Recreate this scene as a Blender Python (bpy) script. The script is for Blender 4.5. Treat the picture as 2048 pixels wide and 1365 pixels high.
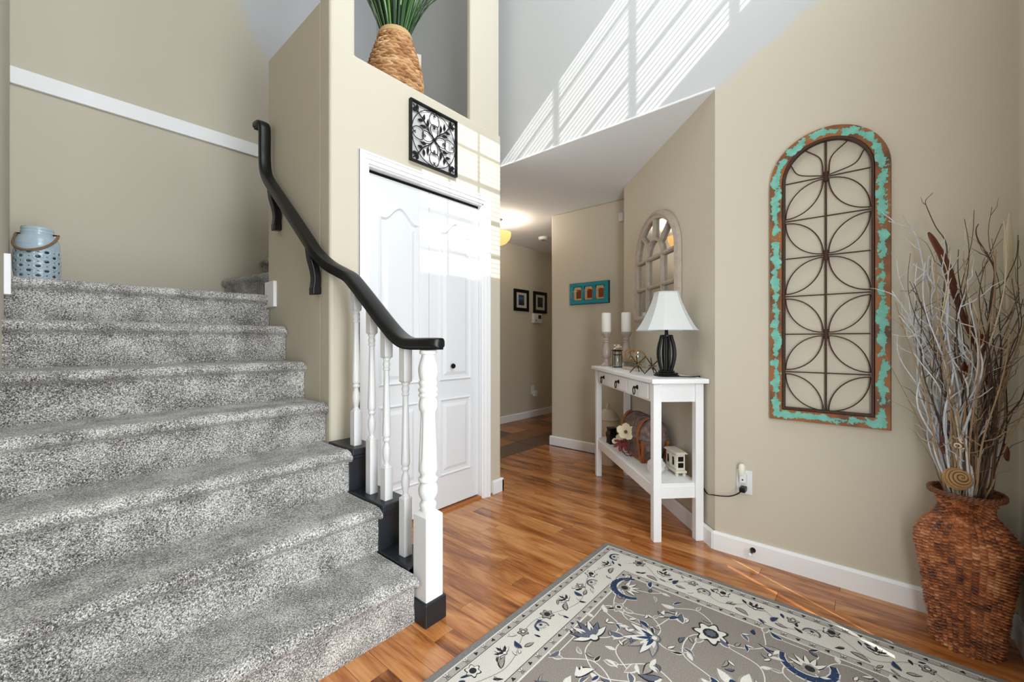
import bpy, bmesh, math, random
import numpy as np
from mathutils import Vector, Matrix, Euler, noise as mnoise
random.seed(7)
for o in list(bpy.data.objects): bpy.data.objects.remove(o)
SC = bpy.context.scene
COL = SC.collection
PI = math.pi

# ------------------------------------------------------------------ camera
F_PX = 835.0; H = 1.10
YAW = math.atan2(0.759, 0.651)
cam = bpy.data.cameras.new('camera'); cam.sensor_width = 36.0; cam.lens = F_PX/2048*36.0
cam.clip_start = 0.02
co = bpy.data.objects.new('camera', cam); COL.objects.link(co)
co.location = (0, 0, H); co.rotation_euler = (PI/2, 0, -YAW)
SC.camera = co
FWD = (math.sin(YAW), math.cos(YAW)); RGT = (math.cos(YAW), -math.sin(YAW))

# ------------------------------------------------------------------ world, sun, daylight, exposure
W = bpy.data.worlds.new('World'); SC.world = W; W.use_nodes = True
bg = W.node_tree.nodes['Background']; bg.inputs[0].default_value = (0.80, 0.90, 1.0, 1); bg.inputs[1].default_value = 1.0
def light(name, kind, loc, energy, color=(1, 1, 1), size=None, target=None, **kw):
    l = bpy.data.lights.new(name, kind); l.energy = energy; l.color = color
    if size and kind == 'AREA': l.shape = 'RECTANGLE'; l.size, l.size_y = size
    for k, v in kw.items(): setattr(l, k, v)
    o = bpy.data.objects.new(name, l); COL.objects.link(o); o.location = loc
    if target is not None:
        o.rotation_euler = (Vector(target)-Vector(loc)).to_track_quat('-Z', 'Y').to_euler()
    return o
SUN_DIR = Vector((0.48, 1.0, -0.785)).normalized()
light('sun_offscreen', 'SUN', (0, -3, 6), 6.0, (1.0, 0.96, 0.91), None, Vector((0, -3, 6))+SUN_DIR, angle=0.0045)
light('high_window_offscreen', 'AREA', (1.18, -0.40, 4.02), 52, (0.90, 0.96, 1.0), (1.70, 1.05), (1.18, 4.0, 4.02))
light('front_door_offscreen', 'AREA', (0.62, -0.40, 1.10), 40, (0.92, 0.97, 1.0), (0.80, 1.95), (0.62, 4.0, 1.10))
vs = SC.view_settings
vs.view_transform = 'Standard'; vs.look = 'None'; vs.gamma = 1.0; vs.exposure = 0.34; vs.use_curve_mapping = False

# ------------------------------------------------------------------ materials
def new_mat(name):
    m = bpy.data.materials.new(name); m.use_nodes = True
    return m, m.node_tree, m.node_tree.nodes['Principled BSDF']
def L(c):   # sRGB 0-255 -> linear
    return tuple(((v/255)/12.92 if v/255 <= 0.04045 else ((v/255+0.055)/1.055)**2.4) for v in c)+(1,)
def mat(name, rgb, rough=0.5, metal=0.0, var=0.0, vscale=20, bump=0.0, bscale=200, coat=0.0, spec=0.5, trans=0.0, emit=None, estr=0.0):
    m, nt, b = new_mat(name)
    b.inputs['Base Color'].default_value = L(rgb); b.inputs['Roughness'].default_value = rough
    b.inputs['Metallic'].default_value = metal; b.inputs['Coat Weight'].default_value = coat
    b.inputs['Specular IOR Level'].default_value = spec; b.inputs['Transmission Weight'].default_value = trans
    if emit: b.inputs['Emission Color'].default_value = L(emit); b.inputs['Emission Strength'].default_value = estr
    tc = nt.nodes.new('ShaderNodeTexCoord')
    if var > 0:
        n = nt.nodes.new('ShaderNodeTexNoise'); n.inputs['Scale'].default_value = vscale; n.inputs['Detail'].default_value = 4
        nt.links.new(tc.outputs['Object'], n.inputs['Vector'])
        h = nt.nodes.new('ShaderNodeMix'); h.data_type = 'RGBA'
        c = L(rgb)
        h.inputs['A'].default_value = tuple(max(0, v*(1-var)) for v in c[:3])+(1,)
        h.inputs['B'].default_value = tuple(min(1, v*(1+var)) for v in c[:3])+(1,)
        nt.links.new(n.outputs['Fac'], h.inputs['Factor']); nt.links.new(h.outputs['Result'], b.inputs['Base Color'])
    if bump > 0:
        n2 = nt.nodes.new('ShaderNodeTexNoise'); n2.inputs['Scale'].default_value = bscale; n2.inputs['Detail'].default_value = 3
        nt.links.new(tc.outputs['Object'], n2.inputs['Vector'])
        bp = nt.nodes.new('ShaderNodeBump'); bp.inputs['Strength'].default_value = bump; bp.inputs['Distance'].default_value = 0.004
        nt.links.new(n2.outputs['Fac'], bp.inputs['Height']); nt.links.new(bp.outputs['Normal'], b.inputs['Normal'])
    return m
def ramp(nt, fac, stops):
    r = nt.nodes.new('ShaderNodeValToRGB'); e = r.color_ramp.elements
    while len(e) < len(stops): e.new(0.5)
    for i, (p, c) in enumerate(stops): e[i].position = p; e[i].color = c if len(c) == 4 else tuple(c)+(1,)
    nt.links.new(fac, r.inputs[0]); return r
def math_node(nt, op, a, b=None, c=None):
    n = nt.nodes.new('ShaderNodeMath'); n.operation = op
    for i, v in enumerate((a, b, c)):
        if v is None: continue
        if isinstance(v, (int, float)): n.inputs[i].default_value = v
        else: nt.links.new(v, n.inputs[i])
    return n.outputs[0]
BEIGE = (207, 199, 182); GREYP = (200, 201, 203)
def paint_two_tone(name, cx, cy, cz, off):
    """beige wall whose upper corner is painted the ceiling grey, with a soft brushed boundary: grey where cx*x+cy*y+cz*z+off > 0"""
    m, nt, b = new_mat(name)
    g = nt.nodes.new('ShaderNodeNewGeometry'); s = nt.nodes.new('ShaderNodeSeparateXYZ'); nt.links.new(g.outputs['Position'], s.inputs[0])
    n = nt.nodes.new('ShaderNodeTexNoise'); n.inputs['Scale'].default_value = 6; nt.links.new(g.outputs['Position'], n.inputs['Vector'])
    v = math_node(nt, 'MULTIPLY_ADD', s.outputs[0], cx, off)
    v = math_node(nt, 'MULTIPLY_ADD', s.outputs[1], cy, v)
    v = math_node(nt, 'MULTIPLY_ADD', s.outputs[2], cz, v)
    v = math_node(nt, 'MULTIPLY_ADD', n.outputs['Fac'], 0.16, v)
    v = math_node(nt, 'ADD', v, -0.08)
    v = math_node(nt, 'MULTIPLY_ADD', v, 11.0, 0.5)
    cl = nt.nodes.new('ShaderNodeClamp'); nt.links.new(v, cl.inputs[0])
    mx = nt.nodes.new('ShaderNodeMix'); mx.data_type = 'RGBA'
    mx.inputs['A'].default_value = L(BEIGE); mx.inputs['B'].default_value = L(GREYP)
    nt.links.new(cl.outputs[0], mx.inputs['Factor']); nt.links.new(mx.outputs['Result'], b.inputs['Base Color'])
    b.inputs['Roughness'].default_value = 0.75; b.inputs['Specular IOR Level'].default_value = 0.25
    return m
M = {}
M['wall'] = mat('wall_paint', BEIGE, 0.75, bump=0.05, bscale=400, spec=0.25)
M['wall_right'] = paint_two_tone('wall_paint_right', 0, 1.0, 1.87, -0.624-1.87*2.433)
M['wall_stair'] = paint_two_tone('wall_paint_stair', 1.0, 0, 0.446, -1.326-0.446*3.47)
M['ceil'] = mat('ceiling_paint', (238, 240, 243), 0.9, bump=0.06, bscale=300, spec=0.2)
M['white'] = mat('white_trim', (246, 247, 249), 0.38, spec=0.4)
M['door'] = mat('door_white', (228, 230, 234), 0.42, bump=0.04, bscale=900, spec=0.4)
M['gloss_white'] = mat('gloss_white', (234, 236, 238), 0.30)
M['black'] = mat('black_paint', (13, 13, 14), 0.36, var=0.2, vscale=30, spec=0.35)
M['navy_black'] = mat('charcoal_paint', (30, 34, 41), 0.4, var=0.25, vscale=25)
M['iron'] = mat('black_iron', (20, 19, 19), 0.45, 0.6)
M['rust'] = mat('rusty_iron', (72, 48, 38), 0.6, 0.4, var=0.35, vscale=60)
M['dark'] = mat('dark_plastic', (14, 13, 13), 0.8)
M['subfloor'] = mat('subfloor_wood', (96, 66, 44), 0.8)
M['grout'] = mat('grout', (92, 74, 60), 0.8)

# hardwood: colour varies plank to plank, grain runs along Y
def wood_floor():
    m, nt, b = new_mat('cherry_plank')
    g = nt.nodes.new('ShaderNodeNewGeometry'); oi = nt.nodes.new('ShaderNodeObjectInfo')
    off = nt.nodes.new('ShaderNodeVectorMath'); off.operation = 'MULTIPLY'; off.inputs[1].default_value = (40, 40, 40)
    cmb = nt.nodes.new('ShaderNodeCombineXYZ')
    for i in range(3): nt.links.new(oi.outputs['Random'], cmb.inputs[i])
    nt.links.new(cmb.outputs[0], off.inputs[0])
    add = nt.nodes.new('ShaderNodeVectorMath'); nt.links.new(g.outputs['Position'], add.inputs[0]); nt.links.new(off.outputs[0], add.inputs[1])
    def nz(scale, detail, dist, rough=0.6):
        mp = nt.nodes.new('ShaderNodeMapping'); mp.inputs['Scale'].default_value = scale; nt.links.new(add.outputs[0], mp.inputs[0])
        n = nt.nodes.new('ShaderNodeTexNoise'); n.inputs['Scale'].default_value = 1; n.inputs['Detail'].default_value = detail
        n.inputs['Distortion'].default_value = dist; n.inputs['Roughness'].default_value = rough
        nt.links.new(mp.outputs[0], n.inputs['Vector']); return n.outputs['Fac']
    big = nz((13, 2.0, 13), 3, 1.2); fine = nz((130, 5, 130), 4, 0.4)
    v = math_node(nt, 'MULTIPLY_ADD', fine, 0.30, math_node(nt, 'MULTIPLY', big, 0.75))
    v = math_node(nt, 'MULTIPLY_ADD', math_node(nt, 'SUBTRACT', oi.outputs['Random'], 0.5), 0.16, v)
    r = ramp(nt, v, [(0.30, L((96, 50, 20))), (0.42, L((148, 86, 40))), (0.53, L((182, 116, 62))), (0.68, L((208, 148, 92)))])
    nt.links.new(r.outputs[0], b.inputs['Base Color'])
    b.inputs['Roughness'].default_value = 0.20; b.inputs['Coat Weight'].default_value = 0.35; b.inputs['Coat Roughness'].default_value = 0.10
    return m
M['plank'] = wood_floor()
def slate():
    m, nt, b = new_mat('slate_tile')
    g = nt.nodes.new('ShaderNodeNewGeometry'); oi = nt.nodes.new('ShaderNodeObjectInfo')
    n = nt.nodes.new('ShaderNodeTexNoise'); n.inputs['Scale'].default_value = 7; n.inputs['Detail'].default_value = 5; nt.links.new(g.outputs['Position'], n.inputs['Vector'])
    v = math_node(nt, 'MULTIPLY_ADD', math_node(nt, 'SUBTRACT', n.outputs['Fac'], 0.5), 0.35, oi.outputs['Random'])
    r = ramp(nt, v, [(0.0, L((78, 62, 56))), (0.25, L((104, 78, 64))), (0.45, L((128, 84, 56))), (0.65, L((150, 100, 60))), (0.85, L((176, 126, 78))), (1.0, L((86, 70, 66)))])
    nt.links.new(r.outputs[0], b.inputs['Base Color']); b.inputs['Roughness'].default_value = 0.35
    return m
M['slate'] = slate()
def carpet():
    m, nt, b = new_mat('grey_carpet')
    tc = nt.nodes.new('ShaderNodeTexCoord')
    n = nt.nodes.new('ShaderNodeTexNoise'); n.inputs['Scale'].default_value = 230; n.inputs['Detail'].default_value = 3; n.inputs['Roughness'].default_value = 0.7; n.inputs['Distortion'].default_value = 0.8
    nt.links.new(tc.outputs['Object'], n.inputs['Vector'])
    n2 = nt.nodes.new('ShaderNodeTexNoise'); n2.inputs['Scale'].default_value = 9; n2.inputs['Detail'].default_value = 3; nt.links.new(tc.outputs['Object'], n2.inputs['Vector'])
    v = math_node(nt, 'MULTIPLY_ADD', math_node(nt, 'SUBTRACT', n2.outputs['Fac'], 0.5), 0.22, n.outputs['Fac'])
    r = ramp(nt, v, [(0.37, L((62, 60, 58))), (0.455, L((122, 119, 116))), (0.54, L((186, 183, 179))), (0.62, L((242, 240, 237)))])
    nt.links.new(r.outputs[0], b.inputs['Base Color'])
    b.inputs['Roughness'].default_value = 0.95; b.inputs['Specular IOR Level'].default_value = 0.1
    b.inputs['Sheen Weight'].default_value = 0.25
    bp = nt.nodes.new('ShaderNodeBump'); bp.inputs['Strength'].default_value = 0.9; bp.inputs['Distance'].default_value = 0.004
    nt.links.new(n.outputs['Fac'], bp.inputs['Height']); nt.links.new(bp.outputs['Normal'], b.inputs['Normal'])
    return m
M['carpet'] = carpet()
def thin_glass(name, tint=(0.96, 0.98, 0.98, 1), gl=0.10, rough=0.02):
    m = bpy.data.materials.new(name); m.use_nodes = True; nt = m.node_tree; nt.nodes.clear()
    o = nt.nodes.new('ShaderNodeOutputMaterial'); mx = nt.nodes.new('ShaderNodeMixShader'); mx.inputs[0].default_value = gl
    t = nt.nodes.new('ShaderNodeBsdfTransparent'); t.inputs[0].default_value = tint
    g = nt.nodes.new('ShaderNodeBsdfGlossy'); g.inputs['Roughness'].default_value = rough
    nt.links.new(t.outputs[0], mx.inputs[1]); nt.links.new(g.outputs[0], mx.inputs[2]); nt.links.new(mx.outputs[0], o.inputs[0])
    return m
M['pane'] = thin_glass('window_pane', gl=0.06)
M['jar_glass'] = thin_glass('jar_glass', (0.88, 0.92, 0.92, 1), 0.22, 0.05)

# ------------------------------------------------------------------ mesh builder
class MB:
    def __init__(s): s.v = []; s.f = []
    def add(s, vs, fs):
        n = len(s.v); s.v += [tuple(p) for p in vs]; s.f += [tuple(i+n for i in f) for f in fs]; return s
    def box(s, x0, x1, y0, y1, z0, z1, mtx=None):
        p = [(x0,y0,z0),(x1,y0,z0),(x1,y1,z0),(x0,y1,z0),(x0,y0,z1),(x1,y0,z1),(x1,y1,z1),(x0,y1,z1)]
        if mtx is not None: p = [mtx @ Vector(q) for q in p]
        return s.add(p, [(0,3,2,1),(4,5,6,7),(0,1,5,4),(1,2,6,5),(2,3,7,6),(3,0,4,7)])
    def prism(s, poly, fn, n0, n1):
        """extrude a 2-D polygon between n0 and n1; fn(u, v, n) -> point"""
        k = len(poly)
        vs = [fn(u, v, n0) for u, v in poly]+[fn(u, v, n1) for u, v in poly]
        fs = [tuple(range(k))[::-1], tuple(range(k, 2*k))]+[(i, (i+1) % k, k+(i+1) % k, k+i) for i in range(k)]
        return s.add(vs, fs)
    def bevel_prism(s, poly, fn, n0, n1, inset):
        """like prism but the top outline is inset towards the centroid-normal"""
        k = len(poly); ins = offset_poly(poly, -inset)
        vs = [fn(u, v, n0) for u, v in poly]+[fn(u, v, n1) for u, v in ins]
        return s.add(vs, [tuple(range(k, 2*k))]+[(i, (i+1) % k, k+(i+1) % k, k+i) for i in range(k)])
    def ribbon(s, pts, w, fn, n0, n1, closed=False, ends=True):
        """flat bar of width w that follows pts in a wall plane, from n0 to n1"""
        k = len(pts); Lf = []; Rt = []
        ww = w if hasattr(w, '__len__') else [w]*k
        for i in range(k):
            a = pts[(i-1) % k] if (closed or i > 0) else None; b = pts[i]; c = pts[(i+1) % k] if (closed or i < k-1) else None
            d1 = _n2(b, a, -1) if a is not None else None; d2 = _n2(c, b, -1) if c is not None else None
            if d1 is None: d1 = d2
            if d2 is None: d2 = d1
            m = (-(d1[1]+d2[1]), d1[0]+d2[0]); l = math.hypot(*m) or 1e-9; m = (m[0]/l, m[1]/l)
            cs = max(0.35, m[0]*-d1[1]+m[1]*d1[0]); h = ww[i]/2/cs
            Lf.append((b[0]+m[0]*h, b[1]+m[1]*h)); Rt.append((b[0]-m[0]*h, b[1]-m[1]*h))
        vs = []
        for i in range(k): vs += [fn(*Lf[i], n0), fn(*Rt[i], n0), fn(*Rt[i], n1), fn(*Lf[i], n1)]
        fs = []
        for i in range(k if closed else k-1):
            j = (i+1) % k
            for q in range(4): fs.append((4*i+q, 4*j+q, 4*j+(q+1) % 4, 4*i+(q+1) % 4))
        if not closed and ends: fs += [(0,1,2,3), (4*k-1,4*k-2,4*k-3,4*k-4)]
        return s.add(vs, fs)
    def tube(s, pts, r, n=8, cap=True, closed=False):
        pts = [Vector(p) for p in pts]; k = len(pts); rr = r if hasattr(r, '__len__') else [r]*k
        t0 = (pts[1]-pts[0]).normalized()
        up = Vector((0,0,1)) if abs(t0.z) < 0.9 else Vector((1,0,0))
        x = t0.cross(up).normalized(); vs = []
        for i in range(k):
            if closed: t = pts[(i+1) % k]-pts[i-1]
            else: t = pts[min(i+1, k-1)]-pts[max(i-1, 0)]
            t.normalize(); x = (x-t*x.dot(t))
            if x.length < 1e-6: x = t.orthogonal()
            x.normalize(); y = t.cross(x)
            for q in range(n):
                a = 2*PI*q/n; vs.append(pts[i]+x*(math.cos(a)*rr[i])+y*(math.sin(a)*rr[i]))
        fs = []
        for i in range(k if closed else k-1):
            j = (i+1) % k
            for q in range(n): fs.append((i*n+q, i*n+(q+1) % n, j*n+(q+1) % n, j*n+q))
        if cap and not closed: fs += [tuple(range(n))[::-1], tuple(range((k-1)*n, k*n))]
        return s.add(vs, fs)
    def lathe(s, prof, c=(0,0,0), n=32, rot=0.0, cap=True, mod=None, sq=None):
        """prof: list of (r, z) bottom to top"""
        vs = []
        for (r, z) in prof:
            for q in range(n):
                a = 2*PI*q/n+rot; rq = r*(mod(a, z) if mod else 1)
                vs.append((c[0]+math.cos(a)*rq, c[1]+math.sin(a)*rq, c[2]+z))
        fs = [(i*n+q, i*n+(q+1) % n, (i+1)*n+(q+1) % n, (i+1)*n+q) for i in range(len(prof)-1) for q in range(n)]
        if cap: fs += [tuple(range(n))[::-1], tuple(range((len(prof)-1)*n, len(prof)*n))]
        return s.add(vs, fs)
    def xform(s, m): s.v = [tuple(m @ Vector(p)) for p in s.v]; return s
    def mesh(s, name):
        me = bpy.data.meshes.new(name); me.from_pydata(s.v, [], s.f); me.update()
        bm = bmesh.new(); bm.from_mesh(me); bmesh.ops.recalc_face_normals(bm, faces=bm.faces); bm.to_mesh(me); bm.free()
        return me
    def build(s, name, material, parent=None, smooth=False, bevel=0.0, segs=2, world=False, angle=40):
        if world and parent is not None:
            inv = pmat(parent).inverted(); s.v = [tuple(inv @ Vector(p)) for p in s.v]
        me = s.mesh(name); me.materials.append(M[material] if isinstance(material, str) else material)
        return link(name, me, parent, smooth, bevel, segs, angle)
def _n2(a, b, sg=1):
    d = (a[0]-b[0], a[1]-b[1]); l = math.hypot(*d) or 1e-9; return (d[0]/l, d[1]/l)
def offset_poly(poly, d):
    k = len(poly); area = sum(poly[i][0]*poly[(i+1) % k][1]-poly[(i+1) % k][0]*poly[i][1] for i in range(k))
    sg = 1 if area > 0 else -1; out = []
    for i in range(k):
        d1 = _n2(poly[i], poly[i-1]); d2 = _n2(poly[(i+1) % k], poly[i])
        m = ((d1[1]+d2[1])*sg, -(d1[0]+d2[0])*sg); l = math.hypot(*m) or 1e-9; m = (m[0]/l, m[1]/l)
        cs = max(0.35, (m[0]*d1[1]-m[1]*d1[0])*sg)
        out.append((poly[i][0]+m[0]*d/cs, poly[i][1]+m[1]*d/cs))
    return out
def pmat(o):
    m = Matrix.LocRotScale(o.location, o.rotation_euler, o.scale)
    return pmat(o.parent) @ m if o.parent else m
def link(name, me, parent=None, smooth=False, bevel=0.0, segs=2, angle=40):
    o = bpy.data.objects.new(name, me); COL.objects.link(o)
    if parent is not None: o.parent = parent
    if smooth:
        for p in me.polygons: p.use_smooth = True
        bm = bmesh.new(); bm.from_mesh(me); lim = math.radians(angle)
        for e in bm.edges:
            if len(e.link_faces) == 2: e.smooth = e.calc_face_angle(0) < lim
        bm.to_mesh(me); bm.free()
    if bevel > 0:
        md = o.modifiers.new('bevel', 'BEVEL'); md.width = bevel; md.segments = segs; md.limit_method = 'ANGLE'; md.angle_limit = math.radians(50)
    return o
def tag(o, label, cat, group=None, kind=None):
    o['label'] = label; o['category'] = cat
    if group: o['group'] = group
    if kind: o['kind'] = kind
    return o
def thing(name, label, cat, loc=(0,0,0), rz=0.0, group=None):
    o = bpy.data.objects.new(name, None); COL.objects.link(o); o.location = loc; o.rotation_euler = (0, 0, rz)
    o.empty_display_size = 0.05
    return tag(o, label, cat, group)
def copy_tree(o, parent=None):
    c = o.copy(); COL.objects.link(c); c.parent = parent
    for ch in list(o.children): copy_tree(ch, c)
    return c
def struct(o, label, cat): return tag(o, label, cat, kind='structure')
def arc(cx, cy, rx, ry, a0, a1, n):
    return [(cx+rx*math.cos(math.radians(a0+(a1-a0)*i/n)), cy+ry*math.sin(math.radians(a0+(a1-a0)*i/n))) for i in range(n+1)]
def smooth_path(pts, sub=8):
    """Catmull-Rom through 2-D or 3-D points"""
    P = [Vector(p) for p in pts]; P = [P[0]*2-P[1]]+P+[P[-1]*2-P[-2]]; out = []
    for i in range(1, len(P)-2):
        for k in range(sub):
            t = k/sub; a, b, c, d = P[i-1:i+3]
            out.append(0.5*((2*b)+(c-a)*t+(2*a-5*b+4*c-d)*t*t+(3*b-a-3*c+d)*t**3))
    out.append(P[-2]); return [tuple(p) for p in out]

# ================================================================== ROOM SHELL
XR = 2.38; YF = -0.415; YB = 3.9; XL = -0.06; ZC = 4.95; ZS = 2.433
C0 = (2.38, 0.624); C1 = (3.372, 1.616)      # ends of the angled console wall
XE = 3.64; YE = 2.573; YH = 3.72; XK = 2.278; YD = 2.06; XD = 0.997

# floor: sub-floor with separate planks, then slate tiles in the hall
b = MB(); b.box(-1.45, 3.75, -0.50, 2.62, -0.06, -0.012)
floor = struct(b.build('floor', 'subfloor'), 'cherry brown hardwood plank floor of the foyer', 'floor')
pm = MB(); pm.box(-0.5, 0.5, -0.5, 0.5, -0.5, 0.5); pme = pm.mesh('plank'); pme.materials.append(M['plank'])
PW = 0.0905
def ranges(xm):
    if xm < 0.96: return [(YF, 1.36)]
    if xm < XK: return [(YF, YD+0.03)]
    if xm < XR+0.01: return [(YF, 2.62)]
    if xm < XE: return [(max(xm-1.756-0.06, 0.5) if xm < C1[0] else 1.30, 2.62)]
    return []
rng = random.Random(3); x = -1.38; row = 0
while x < XE:
    xm = x+PW/2
    for (ya, yb) in ranges(xm):
        y = ya-rng.random()*0.9
        while y < yb:
            ln = rng.uniform(0.65, 1.30) if xm > -0.7 else 1.75; y0, y1 = max(y, ya), min(y+ln, yb)
            if y1-y0 > 0.02:
                o = bpy.data.objects.new('plank', pme); COL.objects.link(o); o.parent = floor
                o.location = (xm, (y0+y1)/2, -0.006); o.scale = (PW-0.0013, y1-y0-0.0013, 0.012)
            y += ln
    x += PW
b = MB(); b.box(XK, 5.6, 2.62, YH, -0.06, -0.004)
floorh = struct(b.build('floor_hall', 'grout'), 'brown and grey slate tile floor of the back hall', 'floor')
T = 0.30
for i in range(11):
    for j in range(4):
        x0, x1 = XK+i*T, min(XK+(i+1)*T, 5.58); y0, y1 = 2.62+j*T, min(2.62+(j+1)*T, YH)
        if x1-x0 < 0.03 or y1-y0 < 0.03: continue
        o = bpy.data.objects.new('tile', pme if False else None)
        bpy.data.objects.remove(o)
        bb = MB(); bb.box(x0+.003, x1-.003, y0+.003, y1-.003, -0.010, 0.001)
        bb.build('tile', 'slate', floorh)

def wall(name, boxes, material, label, bevel=0.0):
    b = MB()
    for bx in boxes: b.box(*bx)
    return struct(b.build(name, material, bevel=bevel, segs=3), label, 'wall')
# right wall continues above the hall opening as a bulkhead
b = MB()
poly = [(YF-0.1, 0), (C0[1]+0.0, 0), (C0[1]+0.0, ZS+0.012), (YB, ZS+0.012), (YB, ZC), (YF-0.1, ZC)]
b.prism(poly, lambda u, v, n: (XR+n, u, v), 0, 0.10)
wall_right = struct(b.build('wall_right', 'wall_right'), 'tall beige wall with grey upper part behind the arched panel', 'wall')
# angled console wall
d2 = 1/math.sqrt(2)
def cw(u, v, n):   # along wall from C0, height, outward into the room
    return Vector((C0[0]+d2*u-d2*n, C0[1]+d2*u+d2*n, v))
LW = (C1[0]-C0[0])/d2
b = MB(); b.prism([(0, 0), (LW, 0), (LW, ZS), (0, ZS)], cw, -0.10, 0)
struct(b.build('wall_angled', 'wall'), 'angled beige wall behind the white console table', 'wall')
wall('wall_end', [(XE, XE+0.10, 1.20, YE, 0, ZS), (XE+0.10, 5.6, YE-0.1, YE, 0, ZS)], 'wall', 'short beige wall holding the turquoise jar picture', bevel=0.018)
wall('wall_niche', [(3.12, XE+0.1, 1.20, 1.30, 0, ZS)], 'wall', 'narrow return wall beside the angled wall')
wall('wall_hall', [(XK-0.1, 5.6, YH, YH+0.1, 0, ZS)], 'wall', 'shaded beige hall wall holding the two small framed pictures')
wall('wall_kitchen', [(5.6, 5.7, YE-0.1, YH+0.1, 0, ZS)], 'wall', 'far end wall of the back hall')
wall('wall_back', [(XL-0.1, XR+0.1, YB, YB+0.1, 0, ZC)], 'wall_stair', 'tall beige wall behind the stair landing with white trim')
wall('wall_left', [(XL-0.1, XL, 1.30, YB, 0, ZC)], 'wall', 'beige wall along the left side of the stairs', bevel=0.01)
wall('wall_side', [(-1.45, -1.35, YF-0.1, 1.40, 0, ZC), (-1.35, XL-0.1, 1.30, 1.40, 0, ZC)], 'wall', 'beige side wall of the foyer beyond the stairs')
# front wall with the high window, the glazed front door and a narrow sidelight
WX0, WX1, WZ0, WZ1 = 0.30, 2.06, 3.47, 4.58
DX0, DX1, DZ1 = 0.17, 1.07, 2.10
S1 = (1.762, 1.784); S2 = (1.853, 1.864); SZ0, SZ1 = 0.30, 0.78
y0, y1 = YF-0.10, YF
wall('wall_front', [(-1.45, WX0, y0, y1, DZ1, ZC), (WX1, XR, y0, y1, DZ1, ZC), (WX0, WX1, y0, y1, WZ1, ZC), (WX0, WX1, y0, y1, DZ1, WZ0),
     (-1.45, DX0, y0, y1, 0, DZ1), (DX1, 1.72, y0, y1, 0, DZ1), (1.90, XR, y0, y1, 0, DZ1), (1.72, 1.90, y0, y1, SZ1+0.04, DZ1), (1.72, 1.90, y0, y1, 0, SZ0-0.04)],
     'wall', 'beige front wall with the entry door and high window')
# closet block: front frame with niche, low side wall, flat top
b = MB()
poly_l = [(XD, 0), (1.203, 0), (1.203, 2.06), (2.089, 2.06), (2.089, 0), (XK, 0), (XK, 2.61), (1.134, 2.61), (1.134, ZC), (XD, ZC)]
b.prism(poly_l, lambda u, v, n: (u, YD+n, v), 0, 0.115)
b.build('tmp', 'wall')
wc = bpy.data.objects['tmp']; wc.name = 'wall_closet'
md = wc.modifiers.new('bevel', 'BEVEL'); md.width = 0.016; md.segments = 3; md.limit_method = 'ANGLE'; md.angle_limit = math.radians(50)
struct(wc, 'beige closet front wall with plant niche above the white bifold door', 'wall')
wall('wall_closet_post', [(1.978, XK-0.008, YD+0.010, YD+0.050, 2.60, ZC)], 'wall', 'beige post rising from the ledge beside the plant niche', bevel=0.012)
wall('wall_closet_side', [(XD, XD+0.10, YD+0.10, 2.882, 0, 2.87)], 'wall', 'low beige closet side wall carrying the black handrail', bevel=0.012)
wall('wall_closet_back', [(XD+0.1, XK, 2.78, 2.875, 0, 2.60), (XK-0.1, XK, YD+0.11, YH+0.02, 0, ZS+0.1)], 'wall', 'beige hall side and back wall of the closet block')
b = MB(); b.box(XD+0.02, XK-0.01, YD+0.02, 2.87, 2.56, 2.608)
struct(b.build('trim_1', 'wall'), 'beige ledge on top of the closet under the plant basket', 'ledge')
# ceilings
b = MB(); b.box(-1.45, XR+0.1, YF-0.1, YB+0.1, ZC, ZC+0.1)
struct(b.build('ceiling', 'ceil'), 'white ceiling high above the two storey foyer', 'ceiling')
b = MB(); b.prism([(XR-0.006, C0[1]+0.0), (XR-0.006, 2.2), (XK-0.05, 2.2), (XK-0.05, YH+0.1), (5.7, YH+0.1), (5.7, 0.5), (XR+0.02, 0.5), (XR+0.02, C0[1]+0.0)], lambda u, v, n: (u, v, n), ZS, ZS+0.014)
struct(b.build('ceiling_hall', 'ceil', bevel=0.004), 'low flat white ceiling over the hall entrance', 'ceiling')

# baseboards
BH = 0.095
def baseb(name, poly_pts, label, h=BH):
    b = MB()
    for (p, q, nrm) in poly_pts:
        pv, qv, n = Vector((*p, 0)), Vector((*q, 0)), Vector((*nrm, 0)).normalized()*0.014
        prof = [(0, 0), (1, 0), (1, h-0.012), (0.55, h), (0, h)]
        vs = [pv+n*a+Vector((0,0,z)) for a, z in prof]+[qv+n*a+Vector((0,0,z)) for a, z in prof]
        b.add(vs, [(0,1,2,3,4), (9,8,7,6,5)]+[(i, (i+1) % 5, 5+(i+1) % 5, 5+i) for i in range(5)])
    return struct(b.build(name, 'white'), label, 'baseboard')
baseb('baseboard_right', [((XR, YF), (XR, C0[1]+0.006), (-1, 0))], 'white baseboard below the arched panel wall')
baseb('baseboard_angled', [((C0[0]-0.004, C0[1]+0.004), C1, (-1, 1))], 'white baseboard behind the console table')
baseb('baseboard_end', [((XE, 1.3), (XE, YE+0.014), (-1, 0)), ((XE-0.014, YE), (5.6, YE), (0, 1))], 'white baseboard below the turquoise jar picture')
baseb('baseboard_hall', [((XK, YH), (5.6, YH), (0, -1))], 'white baseboard along the back hall wall')
baseb('baseboard_closet', [((2.183, YD), (XK+0.014, YD), (0, -1)), ((XK, YD-0.014), (XK, YH), (1, 0))], 'short white baseboard beside the closet door')
baseb('baseboard_front', [((1.9, YF), (XR, YF), (0, 1)), ((DX1+0.08, YF), (1.72, YF), (0, 1)), ((-1.35, YF), (DX0-0.08, YF), (0, 1))], 'white baseboard of the front wall behind the wicker vase')
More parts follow.
